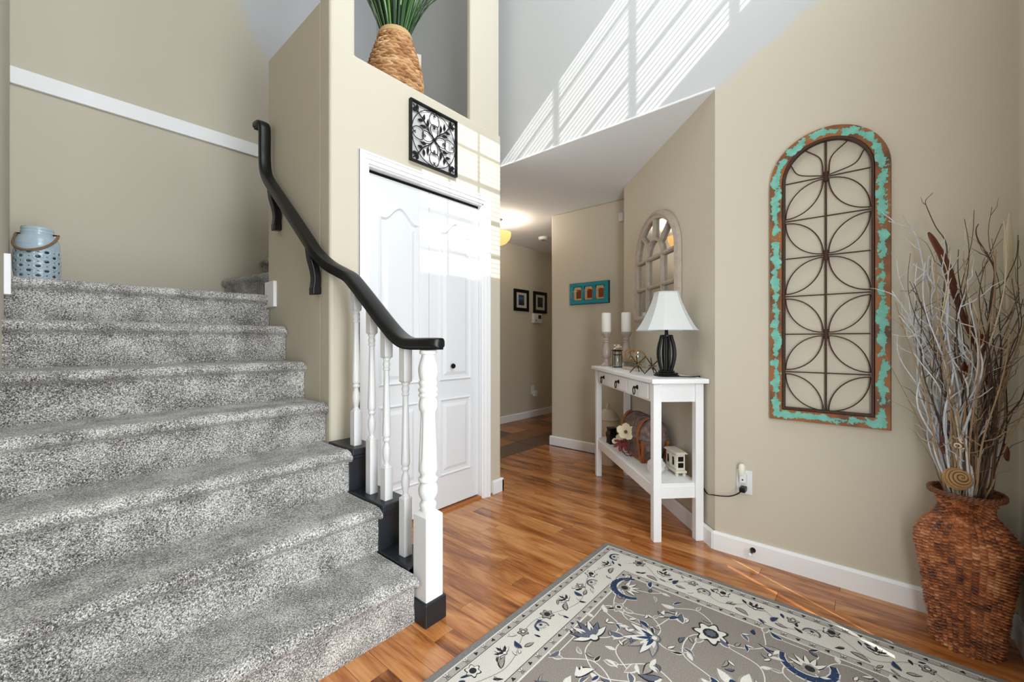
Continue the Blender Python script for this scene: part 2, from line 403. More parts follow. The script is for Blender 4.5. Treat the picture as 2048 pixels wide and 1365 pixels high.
# landing trims
b = MB(); b.box(XL, XR, YB-0.022, YB, 2.640, 2.742)
struct(b.build('trim_2', 'white', bevel=0.003), 'white horizontal trim board on the wall above the landing', 'trim')
b = MB(); b.box(XD-0.018, XD+0.004, 2.745, 2.90, 1.31, 1.467); b.box(XD-0.018, XD+0.10, 2.884, 2.90, 1.386, 1.467)
struct(b.build('trim_3', 'white', bevel=0.003), 'small white baseboard end at the wall corner beside the top stair', 'trim')
b = MB(); b.prism([(2.80, 1.30), (2.80, 1.475), (2.84, 1.475), (3.02, 1.44), (YB, 1.44), (YB, 1.30)], lambda u, v, n: (XL+n, u, v), 0.0, 0.02)
struct(b.build('trim_4', 'white', bevel=0.002), 'white skirting along the wall beside the blue lantern', 'trim')

# ------------------------------------------------------------------ closet bifold door (door_1)
DY = YD+0.035
door = bpy.data.objects.new('door_1', None); COL.objects.link(door); door.location = (1.646, YD, 0)
struct(door, 'white bifold closet door with arched raised panels', 'door')
def dw(u, v, n): return Vector((u, DY-n, v))
def casing(b, pts):
    for w0, dd, nn in ((0.060, 0.0, 0.012), (0.036, 0.010, 0.018), (0.012, 0.022, 0.022)):
        q = offset_open(pts, dd); b.ribbon(q, w0, lambda u, v, n: Vector((u, YD-n, v)), -0.004, nn)
def offset_open(pts, d): # push an upside-down U outwards
    return [(pts[0][0]-d, pts[0][1]), (pts[1][0]-d, pts[1][1]+d), (pts[2][0]+d, pts[2][1]+d), (pts[3][0]+d, pts[3][1])]
b = MB(); casing(b, [(1.175, 0), (1.175, 2.088), (2.117, 2.088), (2.117, 0)])
b.build('casing', 'white', door, world=True)
b = MB(); b.box(1.203, 1.212, YD-0.002, YD+0.115, 0, 2.06); b.box(2.080, 2.089, YD-0.002, YD+0.115, 0, 2.06); b.box(1.203, 2.089, YD-0.002, YD+0.115, 2.048, 2.06)
b.build('jamb', 'white', door, world=True)
b = MB(); b.box(1.213, 2.079, YD+0.040, YD+0.070, 2.034, 2.048)
b.build('track', 'iron', door, world=True)
b = MB(); b.box(1.212, 2.08, YD+0.005, YD+0.10, -0.001, 0.012)
b.build('threshold', mat('oak_threshold', (176, 112, 62), 0.35, var=0.2, vscale=30), door, world=True)
def panel_poly(u0, u1, v0, v1, rise=0.0):
    if rise <= 0: return [(u0, v0), (u1, v0), (u1, v1), (u0, v1)]
    pts = [(u0, v0), (u1, v0)]; n = 18
    for i in range(n+1):
        t = i/n; u = u1+(u0-u1)*t
        s = 0.5-0.5*math.cos(2*PI*min(max((t-0.08)/0.84, 0), 1))
        pts.append((u, v1+rise*s))
    return pts
for lx0, lx1 in ((1.2145, 1.6445), (1.6475, 2.0775)):
    leaf = bpy.data.objects.new('door_leaf', None); COL.objects.link(leaf); leaf.parent = door
    b = MB(); b.box(lx0, lx1, DY, DY+0.035, 0.022, 2.030)
    slab = b.build('leaf_slab', 'door', leaf, world=True, bevel=0.002)
    for v0, v1, rise in ((0.235, 0.72, 0.0), (0.85, 1.80, 0.075)):
        def PP(d): return panel_poly(lx0+0.085+d, lx1-0.085-d, v0+d, v1-d, rise)
        P = PP(0)
        b = MB()
        out = PP(-0.010); ins = PP(0.010)
        # moulded ring: rises 6 mm, then a raised bevelled field
        k = len(P)
        rings = [(out, 0.0), (P, 0.011), (ins, 0.0005)]
        vs = [dw(u, v, n) for pl, n in rings for u, v in pl]; fs = []
        for r_ in range(2): fs += [(r_*k+i, r_*k+(i+1) % k, (r_+1)*k+(i+1) % k, (r_+1)*k+i) for i in range(k)]
        b.add(vs, fs)
        lo, hi = PP(0.026), PP(0.048)
        b.add([dw(u, v, 0.0) for u, v in lo]+[dw(u, v, 0.008) for u, v in hi], [tuple(range(k, 2*k))]+[(i, (i+1) % k, k+(i+1) % k, k+i) for i in range(k)])
        b.build('panel', 'door', leaf, world=True)
b = MB(); b.lathe([(0.006, 0), (0.006, 0.012), (0.014, 0.016), (0.017, 0.024), (0.014, 0.031), (0.004, 0.034)], n=20)
b.xform(Matrix.Translation((1.825, DY, 0.936)) @ Matrix.Rotation(PI/2, 4, 'X'))
b.build('knob', 'iron', door, smooth=True, world=True)
# closet interior floor / darkness
# ------------------------------------------------------------------ front door (door_2), high window, sidelight
fd = bpy.data.objects.new('door_2', None); COL.objects.link(fd); fd.location = ((DX0+DX1)/2, YF, 0)
struct(fd, 'white front door with a tall glass light', 'door')
b = MB()
def fw(u, v, n): return Vector((u, YF+n, v))
b.ribbon([(DX0-0.03, 0), (DX0-0.03, DZ1+0.03), (DX1+0.03, DZ1+0.03), (DX1+0.03, 0)], 0.08, fw, 0.0, 0.018)
b.build('casing', 'white', fd, world=True)
b = MB()
for bx in ((DX0, DX0+0.13, 0.01, DZ1), (DX1-0.13, DX1, 0.01, DZ1), (DX0+0.13, DX1-0.13, 0.01, 0.25), (DX0+0.13, DX1-0.13, DZ1-0.14, DZ1)): b.box(bx[0], bx[1], YF-0.07, YF-0.03, bx[2], bx[3])
b.build('leaf', 'door', fd, world=True)
b = MB(); b.box(DX0+0.12, DX1-0.12, YF-0.053, YF-0.047, 0.24, DZ1-0.13)
b.build('pane', mat('frosted_glass', (238, 241, 242), 0.5, trans=0.6), fd, world=True)
b = MB(); b.lathe([(0.028, 0), (0.028, 0.006), (0.01, 0.01), (0.01, 0.03), (0.026, 0.04), (0.028, 0.055), (0.012, 0.068)], n=20)
b.xform(Matrix.Translation((DX1-0.065, YF-0.03, 0.98)) @ Matrix.Rotation(-PI/2, 4, 'X'))
b.build('handle', 'iron', fd, smooth=True, world=True)
win = bpy.data.objects.new('window_1', None); COL.objects.link(win); win.location = ((WX0+WX1)/2, YF, WZ0)
struct(win, 'high white grid window with horizontal blinds over the front door', 'window')
b = MB(); b.ribbon([(WX0+.02, WZ0+.02), (WX1-.02, WZ0+.02), (WX1-.02, WZ1-.02), (WX0+.02, WZ1-.02)], 0.04, fw, -0.08, -0.02, closed=True)
b.build('window_frame', 'white', win, world=True)
nm = 6; sp = (WX1-WX0)/(nm+1)*1.0
for i in range(1, 7):
    u = WX0+(WX1-WX0)*i/6.6
    b = MB(); b.box(u-0.009, u+0.009, YF-0.062, YF-0.046, WZ0+0.04, WZ1-0.04); b.build('muntin', 'white', win, world=True)
for zz in (3.69, 3.93, 4.17, 4.385):
    b = MB(); b.box(WX0+0.04, WX1-0.04, YF-0.062, YF-0.046, zz-0.009, zz+0.009); b.build('muntin', 'white', win, world=True)
b = MB(); b.box(WX0+0.03, WX1-0.03, YF-0.056, YF-0.052, WZ0+0.03, WZ1-0.03); b.build('pane', 'pane', win, world=True)
sl = MB(); sl.box(WX0+0.045, WX1-0.045, -0.011, 0.011, -0.0006, 0.0006); sl.xform(Matrix.Rotation(math.radians(-22), 4, 'X'))
sme = sl.mesh('slat'); sme.materials.append(M['white'])
z = WZ0+0.05
while z < WZ1-0.045:
    o = bpy.data.objects.new('slat', sme); COL.objects.link(o); o.parent = win
    o.location = (-win.location.x, YF-0.026-win.location.y, z-win.location.z); z += 0.034
sd = bpy.data.objects.new('window_2', None); COL.objects.link(sd); sd.location = (1.81, YF, 0.26)
struct(sd, 'narrow sidelight with a white panel and clear edges beside the front door', 'window')
b = MB(); b.box(1.72, S1[0], YF-0.026, YF-0.020, SZ0-0.04, SZ1+0.04); b.box(S1[1], S2[0], YF-0.026, YF-0.020, SZ0-0.04, SZ1+0.04); b.box(S2[1], 1.90, YF-0.026, YF-0.020, SZ0-0.04, SZ1+0.04)
b.box(S1[0], S2[1], YF-0.026, YF-0.020, SZ1, SZ1+0.04); b.box(S1[0], S2[1], YF-0.026, YF-0.020, SZ0-0.04, SZ0)
b.build('sash', 'white', sd, world=True)
b = MB(); b.box(1.75, 1.88, YF-0.045, YF-0.041, SZ0-0.02, SZ1+0.02); b.build('pane', 'pane', sd, world=True)

# ================================================================== STAIRS
RISE = 0.198; RUN = 0.2505; N1 = 1.322
stairs = thing('staircase', 'grey carpeted staircase climbing to the landing beside the black handrail', 'stairs', (0.47, 1.33, 0))
def carpet_step(p0, p1, back, depth, zb, zt, name='carpet_step', dx=0.012, parent=stairs, endcap=True, shift=None):
    """nosing line p0->p1 (2-D), tread runs 'depth' along unit vector back"""
    p0 = Vector((*p0, 0)); p1 = Vector((*p1, 0)); bk = Vector((*back, 0)); ln = (p1-p0).length; t = (p1-p0).normalized()
    prof = []
    nr = 10
    for i in range(nr+1): prof.append((0.030, zb+(zt-0.058-zb)*i/nr))
    prof += [(0.024, zt-0.050), (0.010, zt-0.045), (0.002, zt-0.038), (-0.002, zt-0.028), (0.000, zt-0.018), (0.006, zt-0.009), (0.016, zt-0.003), (0.030, zt)]
    nt_ = max(4, int(depth/0.02))
    for i in range(1, nt_+1): prof.append((0.030+depth*i/nt_, zt-0.003*math.sin(PI*i/nt_)))
    nx = max(3, int(ln/dx)); k = len(prof); vs = []; fs = []
    for i in range(nx+1):
        s = ln*i/nx
        for (d, z) in prof:
            # rounded right-hand end
            e = max(0.0, s-(ln-0.016))/0.016
            zz = z-(0.012*e*e if z > zb+0.02 else 0)
            p = p0+t*s+bk*d; nv = Vector((p.x*55, p.y*55, zz*55))
            q = mnoise.noise(nv)*0.0022+mnoise.noise(nv*0.35)*0.002
            vs.append((p.x-bk.x*q, p.y-bk.y*q, zz+q*0.8))
    for i in range(nx):
        for j in range(k-1): fs.append((i*k+j, (i+1)*k+j, (i+1)*k+j+1, i*k+j+1))
    if endcap:
        for i in (0, nx):
            base = i*k; c0 = len(vs)
            vs.append((p0+t*(ln*i/nx)+bk*(0.030+depth)).to_tuple()[:2]+(zb,))
            for j in range(k-1): fs.append((base+j, base+j+1, c0))
    b = MB(); b.add(vs, fs)
    return b.build(name, 'carpet', parent, smooth=True, world=True, angle=60)
XS1 = 0.990
for i in range(7):
    yn = N1+RUN*i; zt = RISE*(i+1)
    depth = RUN+0.01 if i < 6 else YB-yn-0.045
    carpet_step((XL, yn), (XS1 if i < 3 else XD-0.002, yn), (0, 1), depth, RISE*i, zt)
# upper flight, turning right behind the closet wall
upper = thing('upper_staircase', 'upper grey carpeted stairs turning right behind the closet wall', 'stairs', (1.1, 3.4, 1.39))
for kx in range(3):
    zt = RISE*(8+kx)
    carpet_step((1.125+0.265*kx, 2.91), (1.005+0.265*kx, YB-0.03), (1, 0), 0.28, zt-RISE, zt, parent=upper)
# black painted stringer with stepped caps on the open side
XO = 1.098
b = MB()
for i in range(3):
    yn = N1+RUN*i; zt = RISE*(i+1)
    y_end = YD-0.002
    if i == 0: b.box(XS1-0.004, XO, yn+0.064, y_end, 0.0, zt-0.004)
    else: b.box(XS1-0.004, XO, yn+0.022, y_end, 0.0, zt-0.030)
b.build('stringer', 'navy_black', stairs, world=True, bevel=0.002)
for i in range(3):
    yn = N1+RUN*i; zt = RISE*(i+1); ye = min(yn+RUN+0.03, YD-0.002)
    b = MB(); ys = yn-0.004 if i else yn+0.064
    b.box(XS1-0.004, XO+0.022, ys, ye, zt-0.030, zt+0.003)
    if i: b.box(XS1-0.004, XO+0.012, ys+0.010, ys+0.03, zt-0.048, zt-0.030)
    b.build('tread_cap', 'navy_black', stairs, world=True, bevel=0.006, segs=3)

# ------------------------------------------------------------------ railing
XA = 1.042
rail = thing('stair_railing', 'black handrail on white turned balusters and newel post beside the carpeted stairs', 'railing', (XA, 1.333, 0))
newel = bpy.data.objects.new('newel_post', None); COL.objects.link(newel); newel.parent = rail
YN = 1.333
b = MB(); s = 0.0415
b.box(XA-s, XA+s, YN-s, YN+s, 0.0, 0.415)
b.add([(XA-s, YN-s, .415), (XA+s, YN-s, .415), (XA+s, YN+s, .415), (XA-s, YN+s, .415)]+[(XA+0.031*math.cos(PI/4+PI/2*q+PI), YN+0.031*math.sin(PI/4+PI/2*q+PI), .433) for q in range(4)],
      [(i, (i+1) % 4, 4+(i+1) % 4, 4+i) for i in range(4)])
b.build('post_block', 'gloss_white', newel, world=True, bevel=0.003)
Z0 = 0.425; zs = 0.000886
def zz(y): return Z0+(822-y)*zs
prof = [(30,822),(33,812),(36,800),(38,790),(36,782),(31,776),(30,768),(37,756),(42,742),(44,728),(42,712),(38,700),(35,694),(35,690),(41,686),(44,680),(43,673),(37,668),(35,660),(36,650),(41,642),(43,636),(43,626),
        (41,600),(37,500),(33,400),(33,380),(36,374),(41,362),(42.5,346),(41,330),(37,318),(36,313),(42,308),(44,303),(42,297),(38,293),(38,289),(43,284),(44,278),(42,271),(37,267),(37,262),(40,257),(41.5,248),(40,240),(36,235),
        (40,222),(43,205),(44,190),(42,172),(37,152),(32,138),(29,128),(29,122),(37,117),(39,109),(37,102),(31,99),(31,86)]
def flute(lo, hi, n=8, dep=0.085):
    def f(a, z):
        if z < lo or z > hi: return 1.0
        e = min(1, (z-lo)/0.012, (hi-z)/0.012); c = math.cos(n*a)
        return 1-dep*max(0, c-0.35)/0.65*e
    return f
pts = []
for (r, y) in prof: pts.append((r*0.000886, zz(y)))
# extra rings in the fluted column
full = []
for i, (r, z) in enumerate(pts):
    full.append((r, z))
    if i+1 < len(pts) and pts[i+1][1]-z > 0.05:
        for q in range(1, 8): full.append((r+(pts[i+1][0]-r)*q/8, z+(pts[i+1][1]-z)*q/8))
b = MB(); b.lathe(full, (XA, YN, 0), n=64, mod=flute(zz(600), zz(395)))
b.build('turned_shaft', 'gloss_white', newel, smooth=True, world=True, angle=35)
b = MB(); s2 = 0.0515; b.box(XA-s2, XA+s2, YN-s2, YN+s2, 0, 0.092)
b.build('base_block', 'navy_black', newel, world=True, bevel=0.005, segs=2)
def zrail(y):
    pts = [(1.20, 1.088), (1.44, 1.088), (1.52, 1.108), (1.60, 1.158), (1.88, 1.370), (1.98, 1.440), (2.06, 1.480)]
    for (a, za), (c, zc) in zip(pts, pts[1:]):
        if a <= y <= c: return za+(zc-za)*(y-a)/(c-a)
bprof = [(15,740),(17,734),(17,728),(12,722),(11.5,716),(14,705),(18,690),(20,668),(18,648),(13,634),(11.5,626),(12,622),(18,616),(19,611),(17,606),(14,602),(17,598),(20.5,592),(20.5,580),
         (13,300),(13,292),(17,288),(17.5,282),(14,277),(15,273),(17.5,266),(17.5,258),(14,250),(15,246),(18,242),(18,236),(15,232),(15,228)]
balusters = [(1.888, 0.597, 0.760, 1.250), (1.747, 0.399, 0.647, 1.137), (1.626, 0.399, 0.540, 1.030), (1.484, 0.201, 0.441, 0.931)]
for (yb_, za, zb_, zc) in balusters:
    e = bpy.data.objects.new('baluster', None); COL.objects.link(e); e.parent = rail
    s = 0.0195
    for zq, sg, zlo, zhi, nm_ in ((zb_, 1, za, zb_, 'lower_block'), (zc, -1, zc, zrail(yb_)-0.005, 'upper_block')):
        b = MB(); b.box(XA-s, XA+s, yb_-s, yb_+s, zlo, zhi)
        b.add([(XA-s, yb_-s, zq), (XA+s, yb_-s, zq), (XA+s, yb_+s, zq), (XA-s, yb_+s, zq)]+[(XA+0.013*math.cos(PI/4+PI/2*q+PI), yb_+0.013*math.sin(PI/4+PI/2*q+PI), zq+sg*0.012) for q in range(4)],
              [(i, (i+1) % 4, 4+(i+1) % 4, 4+i) for i in range(4)])
        b.build(nm_, 'gloss_white', e, world=True, bevel=0.0015)
    zsb = (zc-zb_)/512
    pts = [(r*0.00090, zb_+(740-y)*zsb) for r, y in bprof]; full = []
    for i, (r, z) in enumerate(pts):
        full.append((r, z))
        if i+1 < len(pts) and pts[i+1][1]-z > 0.08:
            for q in range(1, 12): full.append((r+(pts[i+1][0]-r)*q/12, z+(pts[i+1][1]-z)*q/12))
    b = MB(); b.lathe(full, (XA, yb_, 0), n=40, mod=flute(zb_+(740-560)*zsb, zb_+(740-330)*zsb, 6, 0.10))
    b.build('turned_spindle', 'gloss_white', e, smooth=True, world=True, angle=35)
XW = 0.945
path = [(XA+0.004, 1.258, 1.090), (XA, 1.333, 1.090), (XA, 1.42, 1.090), (XA, 1.48, 1.097), (XA, 1.54, 1.122), (XA, 1.62, 1.176), (XA, 1.75, 1.275), (XA, 1.87, 1.366), (XA-0.004, 1.935, 1.414), (XA-0.024, 1.985, 1.442), (XA-0.058, 2.04, 1.478), (XW+0.004, 2.10, 1.540),
        (XW, 2.18, 1.612), (XW, 2.38, 1.778), (XW, 2.60, 1.958), (XW, 2.715, 2.055), (XW, 2.765, 2.115), (XW, 2.785, 2.19), (XW, 2.787, 2.28), (XW, 2.787, 2.37), (XW-0.002, 2.792, 2.402), (XW-0.008, 2.815, 2.418), (XW-0.012, 2.86, 2.420)]
sp_ = smooth_path(path, 6)
sect = [(-0.032, -0.004), (-0.031, 0.012), (-0.026, 0.020), (-0.018, 0.0225), (0.0, 0.0235), (0.018, 0.0225), (0.026, 0.020), (0.031, 0.012), (0.032, -0.004), (0.031, -0.012), (0.024, -0.017), (0.024, -0.025), (-0.024, -0.025), (-0.024, -0.017), (-0.031, -0.012)]
def sweep(b, pts, sect, side=Vector((1, 0, 0)), scale0=None):
    P = [Vector(p) for p in pts]; k = len(P); n = len(sect); vs = []
    for i in range(k):
        t = (P[min(i+1, k-1)]-P[max(i-1, 0)]); t.normalize()
        sd = (side-t*side.dot(t)).normalized(); up = sd.cross(t)
        if up.z < -0.05 and abs(t.z) < 0.8: up = -up
        if abs(t.z) >= 0.8 and up.y > 0: up = -up
        q = 1.0
        if i < 5: q = [0.35, 0.75, 0.9, 0.97, 1.0][i]
        for (u, v) in sect: vs.append(P[i]+sd*(u*q*(1.30 if i < 46 else 1.30-0.30*min(1, (i-46)/18)))+up*v*(0.85+0.15*q))
    fs = [(i*n+j, i*n+(j+1) % n, (i+1)*n+(j+1) % n, (i+1)*n+j) for i in range(k-1) for j in range(n)]
    fs += [tuple(range(n))[::-1], tuple(range((k-1)*n, k*n))]
    b.add(vs, fs)
b = MB(); sweep(b, sp_, sect); b.build('handrail', 'black', rail, smooth=True, world=True, angle=38)
# S-shaped wooden wall brackets
for (yb_, zt_) in ((2.665, 1.995), (2.155, 1.575)):
    b = MB()
    pl = smooth_path([(XW, zt_), (XW+0.006, zt_-0.05), (XW+0.020, zt_-0.10), (XW+0.030, zt_-0.15), (XW+0.030, zt_-0.20), (XW+0.034, zt_-0.235)], 6)
    wd = [0.046-0.010*math.sin(PI*i/(len(pl)-1))+(0.004 if i > len(pl)-8 else 0) for i in range(len(pl))]
    b.ribbon(pl, wd, lambda u, v, n: Vector((u, yb_+n-(v-zt_)*0.10, v)), -0.024, 0.024)
    b.build('wall_bracket', 'black', rail, world=True, bevel=0.010, segs=3)

# ================================================================== RUG
RX1, RY1 = 2.052, 1.088; RX0, RY0 = -0.40, -0.385
rug = thing('area_rug', 'grey floral area rug with cream border on the hardwood floor', 'rug', ((RX0+RX1)/2, (RY0+RY1)/2, 0))
def pile(name, rgb, var=0.18):
    m, nt, b = new_mat(name)
    tc = nt.nodes.new('ShaderNodeTexCoord')
    n = nt.nodes.new('ShaderNodeTexNoise'); n.inputs['Scale'].default_value = 320; n.inputs['Detail'].default_value = 2; nt.links.new(tc.outputs['Object'], n.inputs['Vector'])
    c = L(rgb); r = ramp(nt, n.outputs['Fac'], [(0.3, tuple(v*(1-var*1.6) for v in c[:3])), (0.7, tuple(min(1, v*(1+var)) for v in c[:3]))])
    nt.links.new(r.outputs[0], b.inputs['Base Color']); b.inputs['Roughness'].default_value = 0.95; b.inputs['Specular IOR Level'].default_value = 0.1
    bp = nt.nodes.new('ShaderNodeBump'); bp.inputs['Strength'].default_value = 0.5; bp.inputs['Distance'].default_value = 0.002
    nt.links.new(n.outputs['Fac'], bp.inputs['Height']); nt.links.new(bp.outputs['Normal'], b.inputs['Normal']); return m
RC = {'edge': pile('rug_edge', (128, 126, 124)), 'cream': pile('rug_cream', (206, 202, 194), 0.10), 'guard': pile('rug_guard', (172, 167, 160)), 'field': pile('rug_field', (142, 134, 127)),
      'navy': pile('rug_navy', (48, 64, 94)), 'char': pile('rug_charcoal', (52, 52, 56)), 'grey': pile('rug_grey', (156, 149, 141)), 'ivory': pile('rug_ivory', (214, 211, 204), 0.08), 'slate': pile('rug_slate', (96, 100, 112))}
def rz_(u, v, n): return Vector((u, v, n))
def ring(b, d0, d1, z0, z1):
    x0, x1, y0, y1 = RX0+d0, RX1-d0, RY0+d0, RY1-d0
    for bx in ((x0, x1, y1-(d1-d0), y1), (x0, x1, y0, y0+(d1-d0)), (x0, x0+(d1-d0), y0+(d1-d0), y1-(d1-d0)), (x1-(d1-d0), x1, y0+(d1-d0), y1-(d1-d0))): b.box(*bx, z0, z1)
b = MB(); b.box(RX0, RX1, RY0, RY1, 0.0, 0.0085); b.build('binding', RC['edge'], rug, world=True, bevel=0.003)
def band(name, d0, d1, col, z=0.0095):
    x0, x1, y0, y1 = RX0, RX1, RY0, RY1; b = MB()
    o = [(x0+d0, y0+d0), (x1-d0, y0+d0), (x1-d0, y1-d0), (x0+d0, y1-d0)]; i_ = [(x0+d1, y0+d1), (x1-d1, y0+d1), (x1-d1, y1-d1), (x0+d1, y1-d1)]
    b.add([(u, v, z) for u, v in o+i_]+[(u, v, 0.006) for u, v in o+i_], [(k, (k+1) % 4, 4+(k+1) % 4, 4+k) for k in range(4)]+[(8+k, 8+(k+1) % 4, (k+1) % 4, k) for k in range(4)])
    b.build(name, RC[col], rug, world=True)
band('outer_stripe', 0.028, 0.033, 'ivory'); band('outer_guard', 0.033, 0.058, 'guard'); band('cream_stripe', 0.058, 0.0605, 'char'); band('cream_border', 0.0605, 0.200, 'cream')
band('inner_stripe', 0.200, 0.2025, 'char'); band('inner_guard', 0.2025, 0.230, 'guard'); band('field_stripe', 0.230, 0.236, 'ivory')
b = MB(); b.box(RX0+.236, RX1-.236, RY0+.236, RY1-.236, 0.006, 0.0095); b.build('field', RC['field'], rug, world=True)
MOT = {k: MB() for k in ('navy', 'char', 'grey', 'ivory', 'slate')}
Zm = 0.0098; LAY = {'grey': 0.0, 'ivory': 0.00015, 'char': 0.0003, 'slate': 0.00045, 'navy': 0.0006}
cnt = [0]
def flat(col, poly, lift=0.0):
    cnt[0] += 1; z = Zm+LAY[col]+lift+(cnt[0] % 40)*0.000004
    MOT[col].add([(u, v, z) for u, v in poly], [tuple(range(len(poly)))])
def fr(cx, cy, a):
    c, s_ = math.cos(a), math.sin(a); return lambda u, v: (cx+c*u-s_*v, cy+s_*u+c*v)
def leafpoly(cx, cy, a, ln, wd, n=7, bend=0.0):
    f = fr(cx, cy, a); up = []; dn = []
    for i in range(n+1):
        t = i/n; w = wd*math.sin(PI*t**0.8)*0.5; c = bend*ln*math.sin(PI*t)
        up.append(f(ln*t, c+w)); dn.append(f(ln*t, c-w))
    return up+dn[-2:0:-1]
def leaf(cx, cy, a, ln, wd, fill='grey', edge='char', bend=0.0):
    if edge: flat(edge, leafpoly(cx, cy, a, ln, wd, bend=bend))
    q = 0.12; f = fr(cx, cy, a); p = f(ln*q*0.6, 0)
    flat(fill, leafpoly(p[0], p[1], a, ln*(1-q), wd*0.66, bend=bend), 0.0009)
def disc(cx, cy, r, col, n=12, lob=0, dep=0.25, lift=0.0, ph=0):
    P = []
    m = n*(2 if lob else 1)
    for i in range(m):
        a = 2*PI*i/m; rr = r*(1-dep*(0.5-0.5*math.cos(lob*(a+ph)))) if lob else r
        P.append((cx+rr*math.cos(a), cy+rr*math.sin(a)))
    flat(col, P, lift)
def vine(pts, w, col):
    sp2 = smooth_path(pts, 7); k = len(sp2); Lq = []; Rq = []
    for i in range(k):
        a = sp2[max(0, i-1)]; c = sp2[min(k-1, i+1)]; d = _n2(c, a); Lq.append((sp2[i][0]-d[1]*w/2, sp2[i][1]+d[0]*w/2)); Rq.append((sp2[i][0]+d[1]*w/2, sp2[i][1]-d[0]*w/2))
    for i in range(k-1): flat(col, [Lq[i], Lq[i+1], Rq[i+1], Rq[i]])
def blossom(cx, cy, r, pet='ivory', edge='char', core='navy', n=6):
    disc(cx, cy, r, edge, 24, n, 0.32); disc(cx, cy, r*0.86, pet, 24, n, 0.34, 0.0009); disc(cx, cy, r*0.42, edge, 12, 0, 0, 0.0013); disc(cx, cy, r*0.30, core, 12, n, 0.25, 0.0017)
def palmette(cx, cy, a, r, c1='navy', c2='ivory', edge='char'):
    f = fr(cx, cy, a)
    for k in range(-3, 4):
        ang = a+k*0.42; leaf(cx, cy, ang, r*(1.0-0.06*abs(k)), r*0.30, c2 if k % 2 else c1, edge)
    for k in (-1, 0, 1): leaf(*f(0.02*r, 0), a+k*0.5, r*0.55, r*0.2, c1, None)
    disc(cx, cy, r*0.2, edge); disc(cx, cy, r*0.14, c2, lift=0.0015)
def crest(cx, cy, a, r, c1='navy'):    # C-shaped curled leaf over a fan
    f = fr(cx, cy, a)
    arcp = [f(r*math.cos(t), r*math.sin(t)) for t in np.linspace(-0.4, 3.3, 12)]
    for w, col in ((r*0.50, 'ivory'), (r*0.36, c1)):
        k = len(arcp)
        for i in range(k-1):
            p, q = arcp[i], arcp[i+1]; d = _n2(q, p); ww = w*(0.55+0.45*math.sin(PI*i/(k-1)))/2
            flat(col, [(p[0]-d[1]*ww, p[1]+d[0]*ww), (q[0]-d[1]*ww, q[1]+d[0]*ww), (q[0]+d[1]*ww, q[1]-d[0]*ww), (p[0]+d[1]*ww, p[1]-d[0]*ww)], 0.0004 if col != 'ivory' else 0)
    for k in range(5): leaf(*f(0, r*0.35), a-PI/2+(k-2)*0.5, r*0.95, r*0.30, 'ivory', 'char')
    disc(*f(0, r*0.35), r*0.36, 'grey', 14, 7, 0.2, 0.0012); disc(*f(0, r*0.35), r*0.2, 'char', 10, lift=0.0016)
# guard bands: little chevrons and dots
rr = random.Random(11)
for dmid, step in ((0.0455, 0.043), (0.216, 0.043)):
    for side in range(4):
        x0, x1, y0, y1 = RX0+dmid, RX1-dmid, RY0+dmid, RY1-dmid
        A, B = [((x0, y1), (x1, y1)), ((x1, y1), (x1, y0)), ((x1, y0), (x0, y0)), ((x0, y0), (x0, y1))][side]
        ln = math.dist(A, B); n = int(ln/step); d = _n2(B, A); an = math.atan2(d[1], d[0])
        for i in range(n):
            t = (i+0.5)/n; cx, cy = A[0]+(B[0]-A[0])*t, A[1]+(B[1]-A[1])*t
            if i % 2: disc(cx, cy, 0.0085, 'char', 9, 3, 0.5, ph=rr.random())
            else:
                for k in (-1, 1): leaf(cx, cy, an+PI/2+k*0.7, 0.015, 0.008, 'ivory', 'char'); leaf(cx, cy, an-PI/2+k*0.7, 0.014, 0.008, 'grey', 'char')
# cream border: undulating vine, flowers and leaves
for side in range(4):
    dm = 0.130; x0, x1, y0, y1 = RX0+dm, RX1-dm, RY0+dm, RY1-dm
    A, B = [((x0, y1), (x1, y1)), ((x1, y1), (x1, y0)), ((x1, y0), (x0, y0)), ((x0, y0), (x0, y1))][side]
    ln = math.dist(A, B); d = _n2(B, A); nn = (-d[1], d[0]); P = lambda t, o: (A[0]+d[0]*t+nn[0]*o, A[1]+d[1]*t+nn[1]*o); an = math.atan2(d[1], d[0])
    vine([P(0.06+i*(ln-0.12)/30, 0.036*math.sin(i*0.95)) for i in range(31)], 0.0032, 'grey')
    t = 0.10; i = 0
    while t < ln-0.07:
        o = 0.030*(-1)**i+rr.uniform(-.012, .012); k = i % 6
        if k == 0: blossom(*P(t, o), 0.030, 'ivory' if i % 4 else 'grey', 'char', 'char', 6)
        elif k == 1: leaf(*P(t, o), an+rr.uniform(-.6, .6), 0.060, 0.024, 'grey', 'char', 0.1)
        elif k == 2: palmette(*P(t, o*0.3), an+PI/2*(-1)**i, 0.044, 'char', 'ivory', 'char')
        elif k == 3: leaf(*P(t, o), an+rr.uniform(1, 2), 0.048, 0.022, 'navy', 'slate', 0.12); leaf(*P(t+0.01, o), an+rr.uniform(-.4, .6), 0.045, 0.018, 'grey', 'char')
        elif k == 4: blossom(*P(t, o), 0.023, 'grey', 'char', 'ivory', 5)
        else: crest(*P(t, o*0.4), an+rr.uniform(-.4, .4), 0.026, 'slate')
        for q in range(2): leaf(*P(t+rr.uniform(.015, .045), -o+rr.uniform(-.016, .016)), an+rr.uniform(-3, 3), rr.uniform(.022, .04), rr.uniform(.009, .014), rr.choice(['grey', 'ivory', 'char', 'navy']), 'char')
        t += rr.uniform(0.056, 0.070); i += 1
crest(RX1-.115, RY1-.118, 0.4, 0.030)
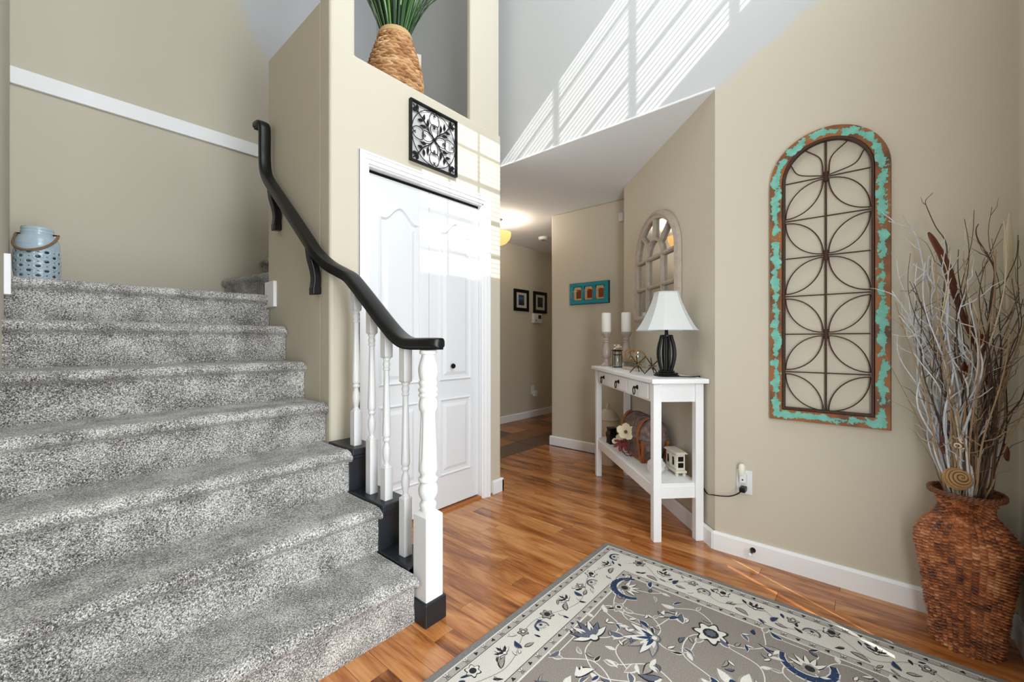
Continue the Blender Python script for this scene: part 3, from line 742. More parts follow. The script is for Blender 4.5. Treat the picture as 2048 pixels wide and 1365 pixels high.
# field: scrolling vines with large palmettes, seen largest near the hall corner
fx0, fx1, fy0, fy1 = RX0+.26, RX1-.26, RY0+.26, RY1-.26
big = [(1.735, 0.80, 0.6, 'crest'), (1.50, 0.60, 2.2, 'pal2'), (1.66, 0.45, 0.2, 'blos'), (1.36, 0.77, 1.2, 'pal'), (1.43, 0.30, -0.6, 'big'), (1.72, 0.16, 1.9, 'crest'), (1.13, 0.60, 0.2, 'crest'), (1.16, 0.12, 2.4, 'pal'),
       (0.92, 0.76, 1.0, 'blos'), (0.92, 0.36, -0.4, 'big'), (1.42, -0.02, 0.4, 'pal2'), (1.73, -0.06, 0.8, 'blos'), (0.62, 0.62, 0.8, 'pal'), (0.62, 0.15, 2.0, 'crest'), (0.3, 0.4, 0, 'big'), (0.05, 0.65, 1, 'pal'), (0.05, 0.1, 2, 'pal2'), (1.58, 0.78, 0.0, 'sm'), (1.25, 0.43, 0.5, 'sm')]
for i, (cx, cy, a, kd) in enumerate(big):
    for k in range(3):
        a2 = a+k*2.1+rr.uniform(-.3, .3); l = rr.uniform(.14, .22)
        pts = [(cx, cy), (cx+l*.4*math.cos(a2), cy+l*.4*math.sin(a2)), (cx+l*.8*math.cos(a2+.45), cy+l*.8*math.sin(a2+.45)), (cx+l*math.cos(a2+.95), cy+l*math.sin(a2+.95))]
        pts = [(min(max(u, fx0), fx1), min(max(v, fy0), fy1)) for u, v in pts]
        vine(pts, 0.004, 'ivory')
        e = pts[-1]; leaf(*e, a2+1.5, 0.055, 0.026, rr.choice(['grey', 'slate', 'ivory', 'navy']), 'ivory', 0.1)
        leaf(*pts[2], a2-0.4, 0.04, 0.017, rr.choice(['char', 'navy', 'grey', 'ivory']), 'ivory')
        leaf(*pts[1], a2+1.4, 0.038, 0.016, rr.choice(['grey', 'ivory', 'slate']), 'char')
    if kd == 'crest': crest(cx, cy, a, 0.074)
    elif kd == 'pal': palmette(cx, cy, a, 0.105, 'slate', 'ivory', 'char')
    elif kd == 'pal2': palmette(cx, cy, a, 0.125, 'ivory', 'grey', 'slate'); palmette(cx, cy, a, 0.07, 'navy', 'ivory', 'char')
    elif kd == 'blos': blossom(cx, cy, 0.066, 'ivory', 'char', 'slate', 7)
    elif kd == 'sm': blossom(cx, cy, 0.034, 'grey', 'ivory', 'char', 6)
    else:
        for k in range(7): leaf(cx+.03*math.cos(k*.9), cy+.03*math.sin(k*.9), k*0.9, 0.085, 0.05, 'ivory', 'grey')
        disc(cx, cy, 0.062, 'navy', 26, 9, 0.22, 0.0012); disc(cx, cy, 0.040, 'ivory', 20, 8, 0.2, 0.0016); disc(cx, cy, 0.018, 'grey', 12, 0, 0, 0.002)
for _ in range(230):
    cx, cy = rr.uniform(max(fx0, 0.3), fx1-.03), rr.uniform(fy0, fy1-.03)
    if min(math.hypot(cx-q[0], cy-q[1]) for q in big) < 0.085: continue
    a = rr.uniform(0, 6.3)
    leaf(cx, cy, a, rr.uniform(.03, .055), rr.uniform(.012, .022), rr.choice(['navy', 'grey', 'ivory', 'slate']), rr.choice(['ivory', 'char']), 0.1)
    if rr.random() < .4: leaf(cx, cy, a+1.2, .032, .014, 'ivory', 'char')
for _ in range(60):
    cx, cy = rr.uniform(max(fx0, 0.3), fx1-.05), rr.uniform(fy0, fy1-.05)
    if min(math.hypot(cx-q[0], cy-q[1]) for q in big) < 0.07: continue
    a = rr.uniform(0, 6.3); leaf(cx, cy, a, rr.uniform(.06, .085), rr.uniform(.028, .04), rr.choice(['grey', 'ivory', 'grey', 'slate']), rr.choice(['ivory', 'grey', 'char']), 0.12)
    leaf(cx, cy, a+.9, .05, .022, 'ivory', 'grey', -.1)
for k, col in (('grey', 'grey_pattern'), ('ivory', 'ivory_pattern'), ('char', 'charcoal_pattern'), ('slate', 'slate_pattern'), ('navy', 'navy_pattern')):
    o = MOT[k].build(col, RC[k], rug, world=True); o['kind'] = 'stuff'

# ================================================================== WALL DECOR
# arched wood and iron panel on the right wall (u grows towards the entry, i.e. -Y)
AYC, AW, AZ0, AZ1 = 0.152, 0.441, 0.721, 2.073
def aw(u, v, n): return Vector((XR-n, AYC-u, v))
panel = thing('arched_wall_panel', 'tall arched wall panel of chipped turquoise wood with iron petals', 'wall art', (XR, AYC, AZ0))
def peeling(name='chipped_turquoise_paint'):
    m, nt, b = new_mat(name)
    uvn = nt.nodes.new('ShaderNodeAttribute'); uvn.attribute_name = 'across'
    g = nt.nodes.new('ShaderNodeNewGeometry')
    n = nt.nodes.new('ShaderNodeTexNoise'); n.inputs['Scale'].default_value = 26; n.inputs['Detail'].default_value = 7; n.inputs['Roughness'].default_value = 0.62; nt.links.new(g.outputs['Position'], n.inputs['Vector'])
    d = math_node(nt, 'ABSOLUTE', math_node(nt, 'SUBTRACT', uvn.outputs['Fac'], 0.52))
    v = math_node(nt, 'MULTIPLY_ADD', d, -1.0, math_node(nt, 'MULTIPLY_ADD', n.outputs['Fac'], 1.9, -0.71))
    cr = nt.nodes.new('ShaderNodeClamp'); nt.links.new(math_node(nt, 'MULTIPLY_ADD', v, 60, -0.6), cr.inputs[0])
    n3 = nt.nodes.new('ShaderNodeTexNoise'); n3.inputs['Scale'].default_value = 9; nt.links.new(g.outputs['Position'], n3.inputs['Vector'])
    w = ramp(nt, n3.outputs['Fac'], [(0.3, L((96, 60, 38))), (0.6, L((158, 96, 44)))])
    tq = ramp(nt, n.outputs['Fac'], [(0.3, L((92, 160, 146))), (0.7, L((128, 200, 184)))])
    mx = nt.nodes.new('ShaderNodeMix'); mx.data_type = 'RGBA'; nt.links.new(cr.outputs[0], mx.inputs['Factor']); nt.links.new(w.outputs[0], mx.inputs['A']); nt.links.new(tq.outputs[0], mx.inputs['B'])
    nt.links.new(mx.outputs['Result'], b.inputs['Base Color']); b.inputs['Roughness'].default_value = 0.55
    bp = nt.nodes.new('ShaderNodeBump'); bp.inputs['Distance'].default_value = 0.0012; nt.links.new(cr.outputs[0], bp.inputs['Height']); nt.links.new(bp.outputs['Normal'], b.inputs['Normal'])
    return m
def arch_outline(hw, z0, zs_, rise, n=24):
    return [(-hw, z0), (hw, z0)]+[(hw*math.cos(PI*i/n), zs_+rise*math.sin(PI*i/n)) for i in range(n+1)]
FW = 0.055; HWo = AW/2; ZSP = AZ1-HWo
out = arch_outline(HWo, AZ0, ZSP, HWo); inn = arch_outline(HWo-FW, AZ0+FW, ZSP, HWo-FW)
k = len(out)
pm_ = MB(); vs = [aw(u, v, 0.003) for u, v in out]+[aw(u, v, 0.024) for u, v in offset_poly(out, -0.004)]+[aw(u, v, 0.024) for u, v in offset_poly(inn, 0.003)]+[aw(u, v, 0.003) for u, v in inn]
pm_.add(vs, [(r*k+i, r*k+(i+1) % k, (r+1)*k+(i+1) % k, (r+1)*k+i) for r in range(3) for i in range(k)])
fo = pm_.build('wood_frame', peeling(), panel, world=True)
at = fo.data.attributes.new('across', 'FLOAT', 'POINT')
at.data.foreach_set('value', [0.0]*k+[0.08]*k+[0.95]*k+[1.0]*k)
b = MB(); b.ribbon(arch_outline(HWo-FW-0.005, AZ0+FW+0.005, ZSP, HWo-FW-0.005), 0.010, aw, 0.004, 0.029, closed=True)
b.build('iron_border', 'rust', panel, world=True)
hw = HWo-FW-0.012
def bar(name, p, q, w=0.0055):
    b = MB(); b.tube([aw(*p, 0.016), aw(*q, 0.016)], w/2, 6); b.build(name, 'rust', panel, world=True)
bar('iron_bar', (0, AZ0+FW), (0, AZ1-FW-0.008), 0.008)
rows = [1.846, 1.668, 1.490, 1.311, 1.132, 0.954]
for z in rows: bar('iron_bar', (-hw, z), (hw, z), 0.006)
def petal(c, e):
    """two bowed rods between a centre node and an edge node"""
    c = Vector(c); e = Vector(e)
    for s_ in (-1, 1):
        if s_ < 0: ctrl = Vector((c.x, e.y))
        else: ctrl = Vector((e.x, c.y))
        pts = []
        for i in range(13):
            t = i/12; a = t*PI/2
            # quarter ellipse from c to e bowing towards ctrl
            p = Vector((c.x+(e.x-c.x)*(1-math.cos(a) if s_ < 0 else math.sin(a)), c.y+(e.y-c.y)*(math.sin(a) if s_ < 0 else 1-math.cos(a))))
            pts.append(aw(p.x, p.y, 0.016))
        b = MB(); b.tube(pts, 0.0026, 6); b.build('iron_petal', 'rust', panel, smooth=True, world=True)
cen = [1.846, 1.490, 1.132, 0.776]
for zc_ in cen:
    for sx in (-1, 1):
        if zc_ < 1.8 and True: petal((sx*0.010, zc_+0.008), (sx*hw, zc_+0.178-0.010))
        if zc_ > 0.9: petal((sx*0.010, zc_-0.008), (sx*hw, zc_-0.178+0.010))
    if zc_ > 0.9:
        b = MB(); b.tube([aw(0, zc_-0.022, 0.016), aw(0, zc_+0.022, 0.016)], 0.009, 8); b.build('iron_collar', 'rust', panel, world=True)
for sx in (-1, 1):     # top petals meeting the arch
    for e in ((sx*hw*0.50, ZSP+hw*0.87), (sx*hw*0.86, ZSP+hw*0.50)):
        bow = (0.02, 0.085) if e[1] > ZSP+hw*.6 else (0.10, 0.012)
        pts = smooth_path([aw(sx*0.010, 1.852, .016), aw(sx*bow[0], 1.846+bow[1], .016) if e[1] > ZSP+hw*.6 else aw(sx*bow[0], 1.846+bow[1]+0.02, .016), aw(*e, .016)], 6)
        b = MB(); b.tube(pts, 0.0026, 6); b.build('iron_petal', 'rust', panel, smooth=True, world=True)

# square scroll-work plaque above the closet door
PX0, PX1, PZ0, PZ1 = 1.467, 1.829, 2.161, 2.529
art = thing('metal_scroll_plaque', 'square black metal scrollwork plaque above the closet door', 'wall art', ((PX0+PX1)/2, YD, PZ0))
S_ = (PX1-PX0)/2
def pw(u, v, n): return Vector(((PX0+PX1)/2+u*S_, YD-0.004-n, (PZ0+PZ1)/2+v*S_))
b = MB(); b.ribbon([(-.975, -.975), (.975, -.975), (.975, .975), (-.975, .975)], 0.05, pw, 0.0, 0.022, closed=True); b.build('frame', 'iron', art, world=True)
b = MB(); b.box(PX0+.004, PX1-.004, YD-0.005, YD-0.001, PZ0+.004, PZ1-.004); b.build('backing', mat('plaque_backing', (196, 196, 196), 0.6), art, world=True)
def wire(pts, r=0.0024, name='scroll'):
    b = MB(); b.tube([pw(u, v, 0.010) for u, v in pts], r, 6); return b.build(name, 'iron', art, world=True)
wire(arc(0, 0, .93, .93, 0, 360, 40), 0.0024, 'ring_wire')
def rotp(p, q): c, s_ = math.cos(q), math.sin(q); return (p[0]*c-p[1]*s_, p[0]*s_+p[1]*c)
for q4 in range(4):
    q = q4*PI/2
    wire([rotp(p, q+PI/4) for p in smooth_path([(0, 0), (.3, .02), (.62, -.03), (.95, 0.0), (1.24, 0)], 5)], 0.0036, 'stem')
    for mx_ in (-1, 1):
        wire([rotp((p[0], p[1]*mx_), q) for p in smooth_path([(0.02, 0), (.22, .14), (.42, .15), (.50, .04), (.42, -.03), (.36, .03)], 5)])
        wire([rotp((p[0], p[1]*mx_), q) for p in smooth_path([(.44, 0), (.52, .18), (.72, .20), (.88, .10), (.84, .0), (.77, .04)], 5)])
        wire([rotp((p[0], p[1]*mx_), q+PI/4) for p in smooth_path([(.30, .0), (.46, .10), (.62, .26)], 4)], 0.0018)
        wire([rotp((p[0], p[1]*mx_), q+PI/4) for p in smooth_path([(.95, .0), (1.08, .14), (1.14, .05), (1.05, .02)], 4)], 0.0018)
        for (cx, cy, a, l) in ((.44, .05, .75, .24), (.66, .02, .9, .22), (1.02, .02, .7, .18)):
            b = MB(); b.prism([rotp((u, v*mx_), q+PI/4) for u, v in leafpoly(cx, cy, a, l, .10)], pw, 0.009, 0.013)
            b.build('leaf', 'iron', art, world=True)
b = MB(); b.lathe([(0.001, 0), (0.011, 0.002), (0.008, 0.012), (0.001, 0.014)], n=12); b.xform(Matrix.Translation(pw(0, 0, 0.008)) @ Matrix.Rotation(PI/2, 4, 'X')); b.build('boss', 'iron', art, world=True)

# arched window mirror on the angled wall; u measured from C0
def P2u(px):   # picture column -> distance along the angled wall
    r = (px-1024)/F_PX; dx, dy = FWD[0]+r*RGT[0], FWD[1]+r*RGT[1]; t = (C0[0]-C0[1])/(dx-dy); return (t*dx-C0[0])/d2
u0, u1 = P2u(1364), P2u(1275.5); uc = (u0+u1)/2; mh = (u1-u0)/2
def mw(u, v, n): return cw(uc+u, v, n)
mir = thing('arched_mirror', 'weathered greige arched windowpane mirror above the console table', 'mirror', mw(0, 1.245, 0))
M['greige'] = mat('greige_wash', (178, 164, 150), 0.6, var=0.25, vscale=35, bump=0.1, bscale=120)
ZB, ZSm, ZT = 1.245, 1.69, 2.005
FWm = 0.052
out = arch_outline(mh, ZB, ZSm, ZT-ZSm); inn = arch_outline(mh-FWm, ZB+FWm*0.8, ZSm, ZT-ZSm-FWm)
k = len(out)
mid = [((a[0]*.5+c[0]*.5), (a[1]*.5+c[1]*.5)) for a, c in zip(out, inn)]
b = MB(); vs = [mw(u, v, n) for pl, n in ((out, 0.002), (out, 0.028), (mid, 0.040), (mid, 0.034), (inn, 0.026), (inn, 0.004)) for u, v in pl]
b.add(vs, [(r*k+i, r*k+(i+1) % k, (r+1)*k+(i+1) % k, (r+1)*k+i) for r in range(5) for i in range(k)])
b.build('frame', 'greige', mir, world=True)
b = MB(); b.prism(arch_outline(mh-FWm*0.6, ZB+FWm*0.5, ZSm, ZT-ZSm-FWm*0.6), mw, 0.003, 0.008)
b.build('mirror_glass', mat('mirror_glass', (205, 208, 208), 0.02, 1.0), mir, world=True)
ih = mh-FWm; iw = ih*0.40
def munt(pts, w=0.023):
    b = MB(); b.ribbon(pts, w, mw, 0.008, 0.026); b.ribbon(pts, w*0.45, mw, 0.026, 0.031); b.build('muntin', 'greige', mir, world=True)
for z in (ZSm, 1.485): munt([(-ih, z), (ih, z)])
for sx in (-1, 1): munt([(sx*iw, ZB+FWm*.7), (sx*iw, ZSm)])
munt(arc(0, ZSm, iw, iw*1.0, 0, 180, 14), 0.022)
for a in (45, 90, 135):
    ca, sa = math.cos(math.radians(a)), math.sin(math.radians(a)); munt([(iw*ca, ZSm+iw*sa), (ih*ca*1.02, ZSm+(ZT-ZSm-FWm)*sa*1.02)], 0.020)

# turquoise jar picture on the end wall
JY0, JY1, JZ0, JZ1 = 1.888, 2.326, 1.466, 1.682
def jw(u, v, n): return Vector((XE-n, (JY0+JY1)/2-u, (JZ0+JZ1)/2+v))
jp = thing('jar_picture', 'turquoise wooden plaque holding three amber glass mugs on the hall wall', 'wall art', (XE, (JY0+JY1)/2, JZ0))
M['turq'] = mat('turquoise_wood', (24, 140, 158), 0.5, var=0.22, vscale=16)
M['darkwood'] = mat('dark_wood_edge', (40, 34, 28), 0.6)
jw2, jh2 = (JY1-JY0)/2, (JZ1-JZ0)/2
b = MB(); b.prism([(-jw2, -jh2), (jw2, -jh2), (jw2, jh2), (-jw2, jh2)], jw, 0.001, 0.018); b.build('backboard', 'darkwood', jp, world=True)
cells = [(-0.125, 0.10), (0.0, 0.10), (0.125, 0.10)]
b = MB(); hh = jh2-0.004; ww = jw2-0.004
b.prism([(-ww, -hh), (ww, -hh), (ww, -hh+.035), (-ww, -hh+.035)], jw, 0.018, 0.030); b.prism([(-ww, hh-.035), (ww, hh-.035), (ww, hh), (-ww, hh)], jw, 0.018, 0.030)
b.prism([(-ww, -hh+.035), (-.172, -hh+.035), (-.172, hh-.035), (-ww, hh-.035)], jw, 0.018, 0.030); b.prism([(.172, -hh+.035), (ww, -hh+.035), (ww, hh-.035), (.172, hh-.035)], jw, 0.018, 0.030)
for c in (-0.0625, 0.0625): b.prism([(c-.014, -hh+.035), (c+.014, -hh+.035), (c+.014, hh-.035), (c-.014, hh-.035)], jw, 0.018, 0.030)
b.build('turquoise_frame', 'turq', jp, world=True, bevel=0.002)
tan = mat('jar_tan', (196, 166, 128), 0.4, var=0.2, vscale=40); amber = mat('jar_amber', (122, 52, 24), 0.2, var=0.35, vscale=30, coat=0.5)
for c in (-0.125, 0.0, 0.125):
    e = bpy.data.objects.new('jar_relief', None); COL.objects.link(e); e.parent = jp
    b = MB(); b.prism([(c-.042, -.066), (c+.042, -.066), (c+.046, .03), (c+.036, .066), (c-.036, .066), (c-.046, .03)], jw, 0.017, 0.027); b.build('jar_body', tan, e, world=True, bevel=0.004)
    b = MB(); b.prism([(c-.012, -.050), (c+.042, -.050), (c+.044, .034), (c+.0, .040), (c-.012, .030)], jw, 0.027, 0.031); b.build('amber_drink', amber, e, world=True, bevel=0.002)
    b = MB(); b.tube([jw(c-.042, .022, .030), jw(c-.072, .018, .034), jw(c-.072, -.040, .034), jw(c-.044, -.046, .030)], 0.005, 6); b.build('handle', 'jar_glass', e, world=True)
    b = MB(); b.tube([jw(c-.046, .022, .031), jw(c-.0, .022, .032), jw(c+.012, .024, .031)], 0.003, 6); b.tube([jw(c-.043, -.06, .030), jw(c-.043, .022, .031)], 0.003, 6); b.build('glass_rim', 'jar_glass', e, world=True)

# hall wall: framed pictures, thermostat, outlet
def hw_(u, v, n): return Vector((u, YH-n, v))
mount = mat('picture_mount', (206, 198, 190), 0.7)
def sea(name, top, mid_, bot):
    m, nt, bb = new_mat(name); g = nt.nodes.new('ShaderNodeNewGeometry'); s3 = nt.nodes.new('ShaderNodeSeparateXYZ'); nt.links.new(g.outputs['Position'], s3.inputs[0])
    n = nt.nodes.new('ShaderNodeTexNoise'); n.inputs['Scale'].default_value = 14; nt.links.new(g.outputs['Position'], n.inputs['Vector'])
    v = math_node(nt, 'MULTIPLY_ADD', s3.outputs[2], 1/0.15, -1.595/0.15); v = math_node(nt, 'MULTIPLY_ADD', n.outputs['Fac'], 0.25, math_node(nt, 'ADD', v, -0.12))
    r = ramp(nt, v, [(0.15, L(bot)), (0.5, L(mid_)), (0.62, L(top)), (0.95, L(mid_))]); nt.links.new(r.outputs[0], bb.inputs['Base Color']); bb.inputs['Roughness'].default_value = 0.4; return m
for (x0, x1, z0, z1, lab, pic) in ((4.368, 4.690, 1.519, 1.822, 'small black framed picture of a blue sky over dark sea', sea('seascape_blue', (70, 104, 128), (34, 62, 88), (16, 20, 28))),
                              (4.806, 5.127, 1.512, 1.826, 'small black framed dark night picture above the thermostat', sea('seascape_dark', (34, 40, 50), (24, 28, 38), (16, 20, 26)))):
    e = thing('framed_picture', lab, 'picture', ((x0+x1)/2, YH, z0), group='framed pictures on the hall wall')
    b = MB(); w = 0.045; b.ribbon([(x0+w/2, z0+w/2), (x1-w/2, z0+w/2), (x1-w/2, z1-w/2), (x0+w/2, z1-w/2)], w, hw_, 0.001, 0.020, closed=True); b.build('frame', 'iron', e, world=True)
    b = MB(); b.box(x0+.04, x1-.04, YH-.009, YH-.002, z0+.04, z1-.04); b.build('mount', mount, e, world=True)
    xm, zm = (x0+x1)/2, (z0+z1)/2
    b = MB(); b.box(xm-.062, xm+.062, YH-.0105, YH-.0088, zm-.07, zm+.075); b.build('print', pic, e, world=True)
e = thing('thermostat', 'white wall thermostat with a small dark screen below the dark picture', 'thermostat', (4.86, YH, 1.36))
b = MB(); b.box(4.775, 4.965, YH-0.045, YH, 1.362, 1.500); b.build('housing', 'gloss_white', e, world=True, bevel=0.006)
b = MB(); b.box(4.875, 4.945, YH-0.047, YH-0.04, 1.425, 1.480); b.build('screen', mat('lcd', (40, 44, 42), 0.2), e, world=True)
b = MB(); b.box(4.818, 4.832, YH-0.047, YH-0.04, 1.388, 1.410); b.build('button', 'dark', e, world=True)
e = thing('hall_outlet', 'white wall outlet with a plugged in adapter low on the hall wall', 'outlet', (4.80, YH, 0.36))
b = MB(); b.box(4.752, 4.832, YH-0.006, YH, 0.335, 0.455); b.build('cover_plate', 'gloss_white', e, world=True, bevel=0.002)
b = MB(); b.box(4.79, 4.85, YH-0.05, YH-0.005, 0.300, 0.375); b.build('adapter', 'gloss_white', e, world=True, bevel=0.004)
# corner sensor, smoke detector, bowl lamp
e = thing('motion_sensor', 'small white motion sensor at the wall corner above the mirror', 'sensor', (XE, 1.77, 2.22))
b = MB(); b.box(XE-0.03, XE-0.001, 1.735, 1.785, 2.215, 2.30); b.build('casing', 'gloss_white', e, world=True, bevel=0.008, segs=3)
b = MB(); b.box(XE-0.032, XE-0.028, 1.745, 1.775, 2.225, 2.255); b.build('lens', 'white', e, world=True)
e = thing('smoke_detector', 'round white smoke detector on the hall ceiling', 'smoke detector', (4.34, 3.19, ZS-0.035))
b = MB(); b.lathe([(0.05, -0.034), (0.058, -0.03), (0.062, -0.014), (0.064, -0.012), (0.066, 0)], (4.34, 3.19, ZS), 28); b.build('body', 'white', e, smooth=True, world=True)
b = MB(); b.lathe([(0.022, -0.038), (0.03, -0.033)], (4.34, 3.19, ZS), 20); b.build('sounder', 'greige', e, smooth=True, world=True)
LX, LY = 3.37, 3.10
lamp_ = thing('ceiling_bowl_lamp', 'glowing alabaster bowl lamp hanging from the hall ceiling', 'lamp', (LX, LY, 2.14))
b = MB(); b.lathe([(0.01, 2.148), (0.05, 2.152), (0.095, 2.172), (0.128, 2.205), (0.146, 2.245), (0.150, 2.285), (0.147, 2.285), (0.142, 2.245), (0.124, 2.208), (0.092, 2.177), (0.05, 2.158), (0.01, 2.154)], (LX, LY, 0), 36)
al, nt, bb = new_mat('alabaster'); bb.inputs['Base Color'].default_value = L((226, 190, 140)); bb.inputs['Emission Color'].default_value = L((250, 190, 110)); bb.inputs['Emission Strength'].default_value = 1.0; bb.inputs['Roughness'].default_value = 0.4
b.build('bowl', al, lamp_, smooth=True, world=True)
b = MB(); b.lathe([(0.008, 2.14), (0.014, 2.145), (0.008, 2.155), (0.006, 2.16), (0.006, 2.42), (0.05, 2.422), (0.06, 2.433)], (LX, LY, 0), 16); b.build('stem', 'iron', lamp_, smooth=True, world=True)
light('bowl_lamp_bulb', 'POINT', (LX, LY, 2.33), 14, (1.0, 0.93, 0.82), shadow_soft_size=0.05)
# outlet with night light and lamp plug on the right wall, door stop
OY = C0[1]-0.155
def P2y(px): r = (px-1024)/F_PX; dx, dy = FWD[0]+r*RGT[0], FWD[1]+r*RGT[1]; return XR/dx*dy
OY = P2y(1489)
ol = thing('wall_outlet', 'white wall outlet with a night light beside the console table', 'outlet', (XR, OY, 0.38))
b = MB(); b.box(XR-0.006, XR, OY-0.036, OY+0.036, 0.325, 0.445); b.build('cover_plate', 'gloss_white', ol, world=True, bevel=0.002)
b = MB(); b.box(XR-0.035, XR-0.005, OY-0.014, OY+0.016, 0.385, 0.430); b.build('night_light', 'gloss_white', ol, world=True, bevel=0.004)
b = MB(); b.lathe([(0.013, 0), (0.016, 0.02), (0.015, 0.045), (0.008, 0.055)], (XR-0.028, OY+0.006, 0.425), 16); b.build('night_light_shade', mat('shade_plastic', (240, 236, 224), 0.3), ol, smooth=True, world=True)
b = MB(); b.lathe([(0.004, 0), (0.004, 0.004)], n=10); b.xform(Matrix.Translation((XR-0.036, OY+0.002, 0.402)) @ Matrix.Rotation(PI/2, 4, 'Y')); b.build('sensor_eye', 'dark', ol, world=True)
DSY = P2y(1507)
ds = thing('door_stop', 'small black door stop with white rubber tip on the white baseboard', 'door stop', (XR-0.014, DSY, 0.055))
b = MB(); b.lathe([(0.013, 0), (0.013, 0.004), (0.010, 0.010), (0.006, 0.020), (0.005, 0.055), (0.0065, 0.058)], n=16); b.xform(Matrix.Translation((XR-0.014, DSY, 0.055)) @ Matrix.Rotation(-PI/2, 4, 'Y')); b.build('stem', 'iron', ds, smooth=True, world=True)
b = MB(); b.lathe([(0.0065, 0.056), (0.0085, 0.058), (0.0085, 0.068), (0.006, 0.072)], n=16); b.xform(Matrix.Translation((XR-0.014, DSY, 0.055)) @ Matrix.Rotation(-PI/2, 4, 'Y')); b.build('rubber_tip', 'gloss_white', ds, smooth=True, world=True)

# ================================================================== CONSOLE TABLE  (local x = u along wall to the hall, y = v to the wall... built in world)
TX, TY = 2.259, 0.894        # centre of the near front leg
def tw(u, v, z): return Vector((TX+d2*(u+v), TY+d2*(u-v), z))
TL, TD, TH = 1.120, 0.239, 0.895; lg = 0.0225
tab = thing('console_table', 'slim white console table with three small drawers and a lower shelf', 'table', tw(TL/2, TD/2, 0))
def tbox(b, u0, u1, v0, v1, z0, z1):
    p = [tw(u, v, z) for z in (z0, z1) for u, v in ((u0, v0), (u1, v0), (u1, v1), (u0, v1))]
    b.add(p, [(0,3,2,1),(4,5,6,7),(0,1,5,4),(1,2,6,5),(2,3,7,6),(3,0,4,7)]); return b
for u in (0, TL):
    for v in (0, TD): tbox(MB(), u-lg, u+lg, v-lg, v+lg, 0, TH-0.03).build('leg', 'white', tab, world=True, bevel=0.004)
tbox(MB(), -0.062, TL+0.052, -0.046, TD+lg+0.010, TH-0.026, TH).build('table_top', 'white', tab, world=True, bevel=0.005, segs=3)
b = MB(); tbox(b, lg, TL-lg, TD-0.005, TD+0.012, 0.762, TH-0.026); b.build('back_apron', 'white', tab, world=True)
for u in (0, TL): tbox(MB(), u-0.008, u+0.010, lg, TD-lg, 0.765, TH-0.026).build('side_apron', 'white', tab, world=True)
tbox(MB(), lg, TL-lg, -0.010, 0.004, 0.760, TH-0.026).build('front_apron', 'white', tab, world=True)
for (du0, du1) in ((0.065, 0.375), (0.405, 0.715), (0.745, 1.055)):
    dr = bpy.data.objects.new('drawer', None); COL.objects.link(dr); dr.parent = tab
    tbox(MB(), du0, du1, -0.020, -0.006, 0.772, 0.858).build('drawer_front', 'white', dr, world=True, bevel=0.003)
    um = (du0+du1)/2
    b = MB(); b.lathe([(0.014, 0), (0.013, 0.004), (0.007, 0.008), (0.006, 0.018), (0.009, 0.022), (0.004, 0.026)], n=14)
    b.xform(Matrix.Translation(tw(um, -0.020, 0.822)) @ Matrix.Rotation(PI/4, 4, 'Z') @ Matrix.Rotation(-PI/2, 4, 'X')); b.build('knob', 'iron', dr, smooth=True, world=True)
    b = MB(); b.tube([tw(um+0.017*math.cos(a), -0.042, 0.802+0.023*math.sin(a)) for a in np.linspace(0, 2*PI, 20)[:-1]], 0.0032, 6, closed=True); b.build('ring_pull', 'iron', dr, smooth=True, world=True)
tbox(MB(), -0.005, TL+0.005, -0.005, TD+0.005, 0.297, 0.316).build('shelf', 'white', tab, world=True)
tbox(MB(), lg, TL-lg, -0.012, 0.006, 0.236, 0.298).build('shelf_apron', 'white', tab, world=True)
for u in (0, TL): tbox(MB(), u-0.008, u+0.010, lg, TD-lg, 0.234, 0.298).build('shelf_apron', 'white', tab, world=True)
# things on the table
def at_t(u, v, z=TH): p = tw(u, v, z); return (p.x, p.y, p.z)
M['taupe'] = mat('taupe_ceramic', (176, 160, 150), 0.25, coat=0.4); M['wax'] = mat('candle_wax', (240, 236, 230), 0.5)
M['wick'] = mat('wick', (60, 56, 50), 0.8)
for (u, v, lab) in ((1.100, 0.060, 'by the far front edge'), (1.030, 0.200, 'nearer the mirror')):
    c = at_t(u, v); z = TH
    h = thing('candle_holder', 'glossy taupe baluster candle holder %s of the console table' % lab if 'edge' in lab else 'glossy taupe baluster candle holder standing below the mirror', 'candle holder', c, group='candle holders on the console table')
    b = MB(); b.lathe([(0.044, 0), (0.046, 0.008), (0.040, 0.016), (0.028, 0.024), (0.022, 0.034), (0.024, 0.040), (0.024, 0.052), (0.021, 0.058), (0.032, 0.072), (0.040, 0.095), (0.040, 0.108), (0.034, 0.140), (0.025, 0.170), (0.021, 0.190), (0.026, 0.195), (0.026, 0.202), (0.020, 0.207), (0.025, 0.213), (0.025, 0.220), (0.018, 0.228)], n=32); b.build('stem', 'taupe', h, smooth=True)
    b = MB(); b.lathe([(0.018, 0.228), (0.022, 0.236), (0.036, 0.252), (0.046, 0.272), (0.046, 0.278), (0.012, 0.278)], n=32); b.build('cup', 'taupe', h, smooth=True)
    cd = thing('pillar_candle', 'white pillar candle on the taupe holder %s' % ('at the far front table edge' if 'edge' in lab else 'below the mirror'), 'candle', (c[0], c[1], TH+0.278), group='pillar candles')
    b = MB(); b.lathe([(0.037, 0), (0.038, 0.004), (0.038, 0.150), (0.034, 0.155), (0.006, 0.151)], n=32); b.build('wax', 'wax', cd, smooth=True)
    b = MB(); b.tube([(0, 0, 0.150), (0.001, 0.001, 0.160)], 0.0014, 6); b.build('wick', 'wick', cd)
